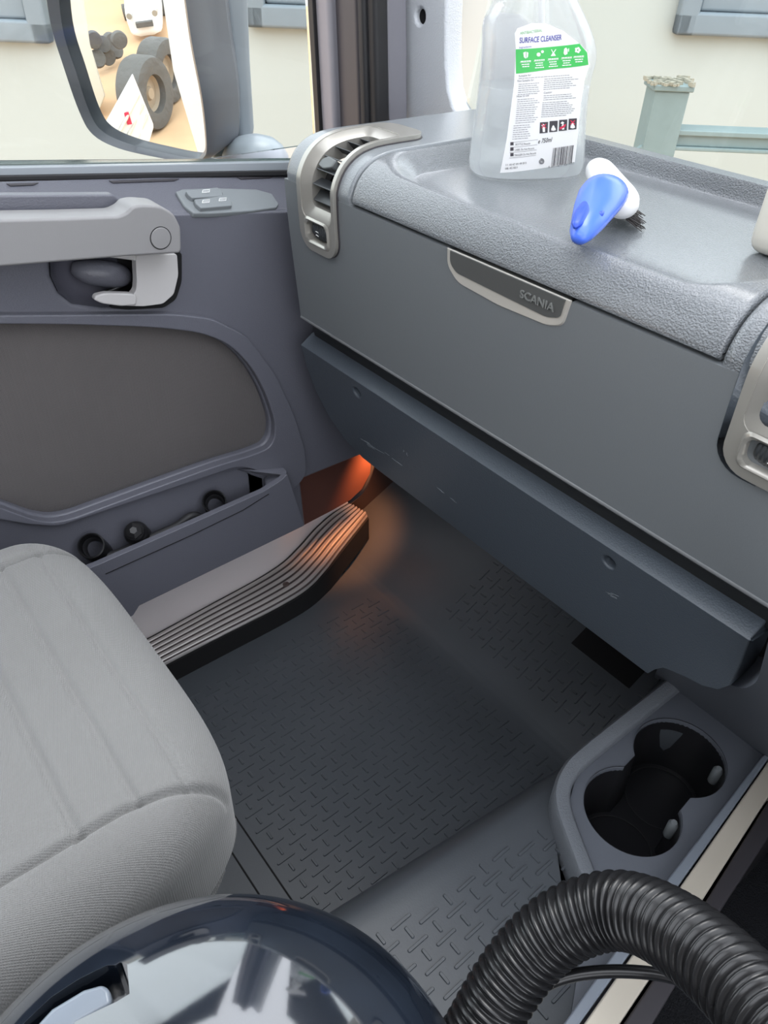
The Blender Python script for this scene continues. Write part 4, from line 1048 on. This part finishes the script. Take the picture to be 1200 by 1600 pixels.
# handle slot
def vh(u, v):   # ray hit with dome surface (march)
    d = ray(u, v).normalized(); t = .2
    while t < .8:
        p = CAM + d * t; q = p - VC; h = q.dot(VAX); r = (q - VAX * h).length
        if h < VH and r < VR and h > -.2 and (h <= 0 or (r / VR) ** (2 / .9) + (h / VH) ** 2 < 1): return p
        t += .0005
    return None
slot = [(-40, 1645), (20, 1598), (75, 1548), (120, 1522), (165, 1503), (180, 1505), (186, 1500), (198, 1505), (205, 1560), (185, 1572), (120, 1600), (60, 1680)]
sp_ = [PL(u, v, vh(130, 1560), VAX) for u, v in slot]
cut(shell, prism([p + VAX * .06 for p in sp_], VAX * -.092)); finish(shell, .0015, 2)
bar_ = [PL(u, v, vh(130, 1560) - VAX * .006, VAX) for u, v in ((20, 1640), (80, 1575), (130, 1545), (160, 1536), (172, 1545), (176, 1568), (120, 1600), (70, 1680))]
link_bm('handle_bar', prism(bar_, VAX * -.02), mat('handle_steelblue', C(120, 128, 138), .25), vt, bevel=.004)
reloc(vt, (VC.x, VC.y, .28))
# hose
hp3 = [PD(u, v, d) for u, v, d in ((700, 1690, .585), (744, 1620, .57), (772, 1568, .56), (810, 1510, .55), (857, 1461, .54), (908, 1432, .53), (968, 1420, .52), (1030, 1440, .50), (1100, 1488, .475), (1165, 1550, .455), (1225, 1622, .44), (1290, 1700, .43), (1400, 1850, .43), (1480, 2050, .45))]
hpath = catmull(hp3, 60)
hpath = [sum((hpath[max(0, min(len(hpath) - 1, i + k))] for k in range(-28, 29)), Vector()) / 57 for i in range(len(hpath))]
# resample evenly
al = [0.0]
for a, b in zip(hpath, hpath[1:]): al.append(al[-1] + (b - a).length)
N = int(al[-1] / .00075); ev = []; j = 0
for k in range(N + 1):
    s_ = al[-1] * k / N
    while al[j + 1] < s_ and j < len(al) - 2: j += 1
    ev.append(hpath[j].lerp(hpath[j + 1], (s_ - al[j]) / (al[j + 1] - al[j])))
PITCH = .0062
hr = lambda i: .0198 + .0020 * (abs(math.cos(math.pi * (i * .00075) / PITCH)) ** 1.0 * 2 - 1)
o = link_bm('corrugated_hose', tube(ev, hr, 40), M['hose'], angle=180)
tag(o, 'thick black corrugated vacuum hose arching over the console end', 'hose')
cf = PD(738, 1620, .58); cdir = (PD(700, 1690, .585) - PD(765, 1568, .575)).normalized()
o = link_bm('thin_cable', tube(catmull([PD(u, v, d) for u, v, d in ((770, 1690, .56), (790, 1600, .56), (822, 1560, .56), (870, 1531, .56), (930, 1519, .56), (1000, 1519, .56), (1060, 1530, .56), (1120, 1560, .57), (1200, 1640, .57))], 12), .0038, 12), M['hose'])
tag(o, 'thin smooth black cable passing under the corrugated hose', 'cable')

# ================================================================== SPRAY BOTTLE
BN = Vector((.90, -.435, 0)).normalized(); BU = Vector((.435, .90, 0)).normalized()
BZ = .8215
b0 = P(820, 272, 'Z', BZ)
bt = thing('spray_bottle', 'clear bottle of antibacterial surface cleanser with white back label, standing on the dashboard', 'bottle', b0)
def bq(u, v):     # pixel -> (a, h) on the bottle mid plane
    p = PL(u, v, b0, BN); return (p - b0).dot(BU), p.z - BZ
LS = [bq(u, v) for u, v in ((744, 297), (736, 282), (735, 262), (739, 225), (747, 170), (752, 130), (756, 95), (757, 60), (757, 38), (763, 22), (774, 8), (778, -8), (779, -30))]
RS = [bq(u, v) for u, v in ((897, 285), (905, 268), (908, 245), (909, 205), (912, 160), (917, 120), (926, 92), (926, 72), (920, 50), (910, 26), (901, 8), (893, -8), (888, -30))]
def interp(T, h):
    T = sorted(T, key=lambda q: q[1])
    if h <= T[0][1]: return T[0][0]
    for a, b in zip(T, T[1:]):
        if h <= b[1]: return a[0] + (b[0] - a[0]) * (h - a[1]) / (b[1] - a[1])
    return T[-1][0]
HT_ = min(LS[-1][1], RS[-1][1])
def widths(h):
    w = .004; L_ = sum(interp(LS, h + d) for d in (-w, 0, w)) / 3; R_ = sum(interp(RS, h + d) for d in (-w, 0, w)) / 3
    if h < .012: k = math.sqrt(max(0, 1 - ((.012 - h) / .012) ** 2)) * .10 + .90; m = (L_ + R_) / 2; L_, R_ = m + (L_ - m) * k, m + (R_ - m) * k
    return L_, R_
def depth(h): return .030 * (1 - .25 * smst(.06, .20, h)) * (.9 + .1 * math.sqrt(max(0, 1 - (max(0, .012 - h) / .012) ** 2)))
EX = 2.6
def bsec(h, inset=0.0, n=72):
    L_, R_ = widths(h); c = (L_ + R_) / 2; w = (R_ - L_) / 2 - inset; d = depth(h) - inset; out = []
    rib = 0
    for k in range(n):
        a = 2 * math.pi * k / n; ca, sa = math.cos(a), math.sin(a)
        x = c + w * math.copysign(abs(ca) ** (2 / EX), ca); y = d * math.copysign(abs(sa) ** (2 / EX), sa)
        if ca < -.2:   # grip ribs on the left flank
            y *= 1 - .05 * sum(math.exp(-((h - hh) / .0025) ** 2) for hh in RIBS)
        out.append(b0 + BU * x + BN * y + Vector((0, 0, h)))
    return out
RIBS = [bq(760, v)[1] for v in (155, 162, 190, 218, 245)]
def bfront(x, h, off=0.0, sgn=1):
    L_, R_ = widths(h); c = (L_ + R_) / 2; w = (R_ - L_) / 2; d = depth(h)
    t = min(.999, abs((x - c) / w)); y = d * (1 - t ** EX) ** (1 / EX)
    return b0 + BU * x + BN * (sgn * (y + off)) + Vector((0, 0, h))
hs = [0, .001, .003, .006, .010] + [.014 + (HT_ - .014) * k / 80 for k in range(81)]
NECK = [(HT_ + .012, .6), (HT_ + .02, .42), (HT_ + .028, .36), (HT_ + .045, .36)]
def necksec(h, k, inset=0):
    s0_ = bsec(HT_, inset); c = sum(s0_, Vector()) / len(s0_); return [Vector((c.x + (p.x - c.x) * k, c.y + (p.y - c.y) * k, BZ + h)) for p in s0_]
rg = [bsec(h) for h in hs] + [necksec(h, k) for h, k in NECK]
ri_ = [bsec(h, .0009) for h in hs[2:]] + [necksec(h, k, .0009) for h, k in NECK]
bm = bmesh.new(); add_loft(bm, rg, cap=True); add_loft(bm, ri_[::-1], cap=True)
me = bpy.data.meshes.new('bottle_shell')
# outer faces outward, inner faces inward
bmesh.ops.remove_doubles(bm, verts=bm.verts, dist=1e-7); bmesh.ops.recalc_face_normals(bm, faces=bm.faces)
nouter = len(rg) * 72
for f in bm.faces:
    if all(v.index >= 0 for v in f.verts): pass
bm.verts.index_update()
inner_faces = [f for f in bm.faces if f.verts[0].index >= nouter]
bmesh.ops.reverse_faces(bm, faces=inner_faces)
bm.to_mesh(me); bm.free(); link_me('bottle_shell', me, M['bottle'], bt, angle=60)
LQ = bq(757, 133)[1]
lh = [h for h in hs[2:] if h < LQ] + [LQ]
bm = bmesh.new(); add_loft(bm, [bsec(h + .0002, .00115) for h in lh]); link_bm('liquid', bm, M['liquid'], bt, angle=60)
nb = sum(necksec(HT_, .3), Vector()) / 72
link_bm('dip_tube', tube([Vector((nb.x, nb.y, BZ + HT_ + .03)), b0 + BU * .004 + Vector((0, 0, LQ + .002))], .0028, 12), M['whitep'], bt)
cap_c = Vector((nb.x, nb.y, BZ + HT_ + .026))
link_bm('spray_collar', lathe(cap_c, (0, 0, 1), [(.016, 0), (.017, .004), (.017, .02), (.012, .03), (.010, .05)], 32), M['whitep'], bt)
link_bm('trigger_head', prism([cap_c + BU * a + BN * .010 + Vector((0, 0, z)) for a, z in ((-.02, .045), (.045, .05), (.05, .07), (-.01, .085), (-.03, .07))], BN * -.02), M['whitep'], bt, bevel=.004)
# labels mapped on the front
def grid_patch(name, poly, off, m, par, sgn=1):
    fl = bmesh.new(); fl.faces.new([fl.verts.new((a, h, 0)) for a, h in poly])
    lo_, hi_ = min(q[0] for q in poly), max(q[0] for q in poly); l2, h2 = min(q[1] for q in poly), max(q[1] for q in poly)
    k = lo_ + .003
    while k < hi_: bmesh.ops.bisect_plane(fl, geom=fl.verts[:] + fl.edges[:] + fl.faces[:], plane_co=(k, 0, 0), plane_no=(1, 0, 0)); k += .003
    k = l2 + .004
    while k < h2: bmesh.ops.bisect_plane(fl, geom=fl.verts[:] + fl.edges[:] + fl.faces[:], plane_co=(0, k, 0), plane_no=(0, 1, 0)); k += .004
    for v in fl.verts: v.co = bfront(v.co.x, v.co.y, off, sgn)
    return link_bm(name, fl, m, par, angle=60)
def fit_front(u, v):   # pixel -> (a,h) on front surface
    d = ray(u, v)
    p = PL(u, v, b0 + BN * .028, BN)
    for _ in range(12):
        a, h = (p - b0).dot(BU), p.z - BZ; q = bfront(a, h); p = PL(u, v, b0 + BN * (q - b0).dot(BN), BN)
    return (p - b0).dot(BU), p.z - BZ
lab = [fit_front(u, v) for u, v in ((781, 270), (791, 220), (803, 130), (806, 80), (804, 52), (808, 44), (830, 36), (852, 36), (880, 48), (905, 68), (917, 80), (921, 100), (914, 122), (908, 160), (902, 220), (898, 253), (845, 263))]
lb = grid_patch('label', lab, .0003, M['label'], bt)
grid_patch('front_label_reverse', [fit_front(u, v) for u, v in ((772, 35), (800, 28), (850, 34), (880, 60), (885, 150), (875, 240), (790, 250), (772, 150))], .0003, M['whitep'], bt, -1)
def lt_patch(nm, px, m, off=.0005): return grid_patch(nm, [fit_front(u, v) for u, v in px], off, m, lb)
lt_patch('green_band', ((805.5, 77), (905, 68), (917, 82), (919, 101), (860, 108), (806, 115)), M['green'])
# text along a pixel baseline
def ltext(s, u0, v0, u1, v1, hgt_px, m, name='lettering', bold=0.0, slant=0.0, bm=None):
    a0, a1 = Vector(fit_front(u0, v0)), Vector(fit_front(u1, v1)); at = Vector(fit_front(u0 + (1.0 if 0 else 0), v0 - hgt_px))
    me = flat_text(s, 1.0, 0, 'LEFT', bold); xs = [v.co.x for v in me.vertices]; ys = [v.co.y for v in me.vertices]
    if not xs: return
    mx_, mn_, my_ = max(xs), min(xs), .70; ex = a1 - a0; ey = at - a0; ey = Vector((ex.y * -1, ex.x)).normalized() * ey.length
    for v in me.vertices:
        q = a0 + ex * ((v.co.x - mn_) / (mx_ - mn_)) + ey * (v.co.y / my_) + ex.normalized() * (slant * v.co.y / my_ * ey.length)
        v.co = bfront(q.x, q.y, .0008)
    if bm is not None: join_me(bm, me); return
    return link_me(name, me, m, lb, smooth=False)
ltext('ANTIBACTERIAL', 812, 54, 847, 49, 4.5, M['greentext'], 'green_lettering')
ltext('SURFACE CLEANSER', 811, 67, 877, 62, 8.5, M['purple'], 'violet_lettering', .012)
ltext('Ingredients', 811, 75.5, 830, 73.5, 3, M['purple'], 'violet_lettering')
bm = bmesh.new()
for s, a in (('Suitable for:', (810, 120, 830, 118, 3)), ('Not Suitable for:', (808, 128, 834, 126, 3.4)), ('How to use', (807, 152, 826, 150, 3.4)), ('Caution:', (849, 146.5, 862, 145, 3.2))):
    ltext(s, *a, None, bm=bm)
link_bm('small_headings', bm, M['darkink'], lb, smooth=False)
def bars(bm, u0, v0, u1, v1, h):
    ps = [fit_front(*q) for q in ((u0, v0), (u1, v1), (u1, v1 - h), (u0, v0 - h))]; n_ = 4; 
    a_, b_, c_, d_ = [Vector(q) for q in ps]
    prev = None
    for k in range(n_ + 1):
        p, q = a_.lerp(b_, k / n_), d_.lerp(c_, k / n_); cur = (bm.verts.new(bfront(p.x, p.y, .0007)), bm.verts.new(bfront(q.x, q.y, .0007)))
        if prev: bm.faces.new((prev[0], cur[0], cur[1], prev[1]))
        prev = cur
bm = bmesh.new()
def para(u0, u1, v, n, step, slope=-.07, jit=.25):
    for k in range(n):
        vv = v + k * step; x = u0 - k * step * .09; e = u1 - (u1 - u0) * random.uniform(0, jit) - k * step * .05
        while x < e - 2:
            w = random.uniform(2, 6); w = min(w, e - x); bars(bm, x, vv + (x - u0) * slope, x + w, vv + (x + w - u0) * slope, .8); x += w + .9
para(810, 905, 123, 1, 3); para(810, 845, 132, 6, 3.2); para(808, 843, 156, 12, 3.3); para(802, 832, 197, 7, 3.4)
para(850, 905, 124, 6, 3.2); para(849, 902, 150, 3, 3.2); para(847, 899, 161, 8, 3.1)
link_bm('fine_print', bm, M['ink'], lb, smooth=False)
bm = bmesh.new()
for k, u in enumerate((821, 842.5, 864, 885, 904)):
    vv = 93 - k * 1.9
    bars(bm, u - 9, vv + 5, u + 8, vv + 3.8, .5)
    for j, (w0, dv) in enumerate(((8, 3.2), (6.5, 8), (5.5, 11.5), (7, 15))[:4 if 0 < k < 4 else 3]):
        x = u - w0
        while x < u + w0 - 1: w = min(random.uniform(2.5, 5), u + w0 - x); bars(bm, x, vv + dv - .07 * (x - u), x + w, vv + dv - .07 * (x + w - u), 1.5); x += w + .5
link_bm('band_print', bm, M['whiteink'], lb, smooth=False)
# five icons: shield, cogs, crossed bottle, dish, flower
def ring_shape(bm, u, v, pts, s=1.0, off=.0008, ink=None):
    q = [fit_front(u + a * s, v + b * s) for a, b in pts]; bm.faces.new([bm.verts.new(bfront(x, h, off)) for x, h in q])
bm = bmesh.new()
ring_shape(bm, 821, 86, [(-4, -4), (0, -5.5), (0, 5.5), (-3, 3)]); ring_shape(bm, 821, 86, [(1, -5.3), (4, -4), (3.4, 2.5), (1, 5)])
def gear(u, v, r):
    ring_shape(bm, u, v, [((r if k % 2 else r * .72) * math.cos(k * math.pi / 8), (r if k % 2 else r * .72) * math.sin(k * math.pi / 8)) for k in range(16)])
gear(841, 85, 3.6); gear(847, 80.5, 2.6)
ring_shape(bm, 864, 83, [(-4, 4), (-2.5, 4.5), (4.5, -6), (3.4, -6.4)]); ring_shape(bm, 864, 83, [(-1.6, 0), (1.6, -.2), (4, 4), (-4, 4.4)]); ring_shape(bm, 864, 83, [(-3.6, -6), (-2.6, -6.4), (0, -1), (-1, -.5)])
ring_shape(bm, 884, 80, [(-4, 3), (-3, -4), (0, -6), (2, -3), (2, 4), (-2, 6)]); ring_shape(bm, 884, 80, [(3, -4), (4.5, -5), (4.5, 0), (3, 1)])
for k in range(5): ring_shape(bm, 902 + 3 * math.cos(k * 1.26), 78 + 3 * math.sin(k * 1.26), [(2 * math.cos(a * .785), 2 * math.sin(a * .785)) for a in range(8)], off=.0008 + k * .00003)
link_bm('band_icons', bm, M['whiteink'], lb, smooth=False)
# four pictogram squares
for k, u in enumerate((849, 864, 879, 894)):
    v = 199 - k * 1.9
    pq_ = lt_patch('pictogram', ((u - 6.3, v + 9.3), (u + 6.2, v + 8.2), (u + 7, v - 8.8), (u - 5.6, v - 8)), M['darkink'], .0006)
    bm = bmesh.new(); ring_shape(bm, u, v, [(-1.5, 7), (2, 6.8), (1.8, 0), (0, -2), (-2, 0)], off=.0009)
    ring_shape(bm, u, v, [(-4, -3), (-1, -6), (2, -4), (0, -1)] if k % 2 == 0 else [(-3, 2), (3, 2), (4, 6), (-3.5, 6.4)], off=.00092)
    link_bm('pictogram_figure', bm, M['whiteink'], lb, smooth=False)
    if k != 1:
        bm = bmesh.new()
        if k == 2: ring_shape(bm, u, v, [(-5, 7), (3, 3), (5, -2), (2, -1), (-2, 2), (-5, 3)], off=.0010)
        else:
            ring_shape(bm, u, v, [(-4, -5), (-2.8, -6), (4, 0), (3, 1)], off=.0010); ring_shape(bm, u, v, [(3, -6), (4, -5), (-3, 1), (-4, 0)], off=.0011)
        link_bm('pictogram_mark', bm, M['red'], lb, smooth=False)
ltext('e 750ml', 840, 224, 861, 221, 7, M['darkink'], 'volume_lettering', .005, .2)
bm = bmesh.new()
rng = random.Random(3); x = 861.0
while x < 892:
    w = rng.choice((.6, .6, 1.0, 1.4)); f = (x - 861) / 31
    ps = [fit_front(*q) for q in ((x, 259 - f * 4), (x + w, 259 - f * 4 - .1), (x + w + 3.2, 231 - f * 4.5), (x + 3.2, 231 - f * 4.5))]
    bm.faces.new([bm.verts.new(bfront(a, h, .0007)) for a, h in ps]); x += w + rng.choice((.7, .9, 1.3))
link_bm('barcode', bm, M['darkink'], lb, smooth=False)
bm = bmesh.new(); ltext('5 011417 561422', 856, 262.5, 896, 256, 3.2, None, bm=bm)
ltext('BOTTLE Recycle', 805, 227, 828, 225, 3, None, bm=bm); ltext('LABEL Do Not Recycle', 804, 235.5, 834, 232.5, 3, None, bm=bm); ltext('TRIGGER Do Not Recycle', 803, 244, 837, 240, 3, None, bm=bm)
ltext('11 10 47 09 49 812', 790, 259, 822, 255.5, 3, None, bm=bm); ltext('08 42 021', 789, 264.5, 808, 262.5, 3, None, bm=bm)
for (a, b, c_, d_) in ((797, 230.5, 839, 226), (796, 238.5, 838, 234), (795.5, 247, 837, 242.5), (798, 222.6, 840, 218)): bars(bm, a, b, c_, d_, .4)
for v in (227, 235.5, 244): bars(bm, 797, v, 802, v - .4, 5)
link_bm('recycling_panel', bm, M['darkink'], lb, smooth=False)
bm = bmesh.new(); cpx, cpy = 845.5, 252
sp2 = [fit_front(cpx + (1 + 3.6 * t / 24) * math.cos(t * .6), cpy - (1 + 3.6 * t / 24) * math.sin(t * .6)) for t in range(25)]
add_tube(bm, [bfront(a, h, .0007) for a, h in sp2], .00028, 5); link_bm('spiral_mark', bm, M['ink'], lb, smooth=False)
reloc(bt, b0)

# ================================================================== BRUSH
br = thing('cleaning_brush', 'small blue handled brush with white head and dark bristles lying on the dashboard tray', 'brush', P(935, 330, 'Z', .822))
tip, hd0 = P(904, 372, 'Z', .842), P(950, 298, 'Z', .850)
ax = (hd0 - tip); L_ = ax.length; ax.normalize(); sd_ = ax.cross(Vector((0, 0, 1))).normalized(); upv = sd_.cross(ax)
rings = []
for f, w, h, dz in ((0, .003, .002, -.001), (.03, .0055, .0045, -.001), (.12, .0085, .007, 0), (.3, .0115, .009, .001), (.5, .0145, .0105, .003), (.7, .0165, .0125, .004), (.85, .0165, .013, .003), (.95, .0145, .0115, .001), (1.02, .009, .007, -.001), (1.05, .002, .002, -.002)):
    c = tip + ax * (L_ * f) + upv * dz; rings.append([c + sd_ * math.cos(a) * w + upv * math.sin(a) * h for a in [k * math.pi / 14 for k in range(28)]])
hb = link_bm('handle', loft(rings), M['blue'], br, angle=180)
rings = []
for f, w, h in ((.02, .001, .001), (.08, .0035, .002), (.25, .0055, .003), (.40, .0045, .0025), (.46, .001, .001)):
    c = tip + ax * (L_ * f) + upv * (.0055 + .007 * f) - sd_ * .004; rings.append([c + sd_ * math.cos(a) * w + upv * math.sin(a) * h for a in [k * math.pi / 10 for k in range(20)]])
link_bm('grip_pad', loft(rings), M['blued'], hb, angle=180)
c = tip + ax * (L_ * .36) + sd_ * .0065 + upv * .0055
link_bm('hanging_hole', rounded_box((.005, .016, .006), .0018, 6, 10, 6, lambda p, n: c + sd_ * p.x + ax * p.y + upv * p.z), M['blued'], hb)
for k in range(4):
    c = tip + ax * (L_ * (.62 + .07 * k)) + upv * .0135 + sd_ * .006
    link_bm('grip_rib', tube([c + sd_ * a * .004 + upv * (-.0012 * (a > 0) - .0004 * abs(a)) for a in (-1, -.3, .4, 1)], .0006, 6), M['blue'], hb)
# head: stub crossing the end of the handle
h0, h1 = P(940, 272, 'Z', .845), P(972, 318, 'Z', .842)
ha = (h1 - h0).normalized(); hs_ = ha.cross(Vector((0, 0, 1))).normalized(); hu = hs_.cross(ha); HL = (h1 - h0).length
rings = []
for f, r in ((-.28, .001), (-.27, .006), (-.22, .0095), (-.1, .0115), (.1, .0122), (.5, .0130), (.8, .0138), (.95, .0135), (1.08, .011), (1.14, .005), (1.15, .001)):
    c = h0 + ha * (HL * f); rings.append([c + hs_ * math.cos(a) * r + hu * math.sin(a) * r * .85 for a in [k * math.pi / 14 for k in range(28)]])
link_bm('brush_head', loft(rings), M['whitep'], br, angle=180)
bdir = (P(995, 322, 'Z', .826) - P(965, 296, 'Z', .840)).normalized()
bm = bmesh.new()
for k in range(210):
    f = random.uniform(.05, 1.1); c = h0 + ha * (HL * f) + bdir * .008 + Vector((0, 0, random.uniform(-.008, .003))) + ha * 0
    d = (bdir + Vector((random.gauss(0, .13), random.gauss(0, .13), random.gauss(0, .08)))).normalized(); ln = random.uniform(.014, .021)
    q = c + d * ln; q.z = max(q.z, .8235); add_tube(bm, [c, q], .00034, 4)
o = link_bm('bristles', bm, M['bristle'], br); o['kind'] = 'stuff'
reloc(br, P(935, 330, 'Z', .822))

# ================================================================== CREAM JUG at the right edge
jg = thing('cream_container', 'cream plastic container standing on the dashboard tray at the right edge', 'container', (-.2, .53, .822))
e0 = P(1158, 392, 'Z', .8225); e1 = P(1203, 408, 'Z', .8225); ju = (e1 - e0).normalized(); jv = Vector((-ju.y, ju.x, 0))
if jv.y < 0: jv = -jv
JW, JD, JH = .10, .065, .20
jc = e0 + ju * JW / 2 + jv * JD / 2
def jf(p, n): return jc + ju * p.x + jv * p.y + Vector((0, 0, p.z + JH / 2))
link_bm('container_body', rounded_box((JW, JD, JH), .010, 20, 14, 30, jf), M['cream'], jg)
link_bm('container_cap', lathe(jc + Vector((0, 0, JH - .001)), (0, 0, 1), [(.024, 0), (.024, .004), (.018, .006), (.018, .028), (.016, .03)], 32), M['cream'], jg)
reloc(jg, (jc.x, jc.y, .8225))

# ------------------------------------------------------------------ warm spot added for the orange glow at the sill front
ld = bpy.data.lights.new('footwell_glow', 'SPOT'); lo_ = bpy.data.objects.new('footwell_glow', ld); COL.objects.link(lo_)
ld.energy = 2.2; ld.color = (1.0, .36, .12); ld.shadow_soft_size = .02; ld.spot_size = math.radians(62); ld.spot_blend = .8
lo_.location = (-.715, .60, .40)
lo_.rotation_euler = (Vector((-.79, .575, .20)) - lo_.location).to_track_quat('-Z', 'Y').to_euler()

# ------------------------------------------------------------------ put each thing's origin at its base
bpy.context.view_layer.update()
for nm, loc in LOCS.items():
    r_ = bpy.data.objects.get(nm)
    if r_ is None: continue
    r_.location = loc
    for c in r_.children: c.matrix_parent_inverse = Matrix.Translation(-loc)
bpy.context.view_layer.update()
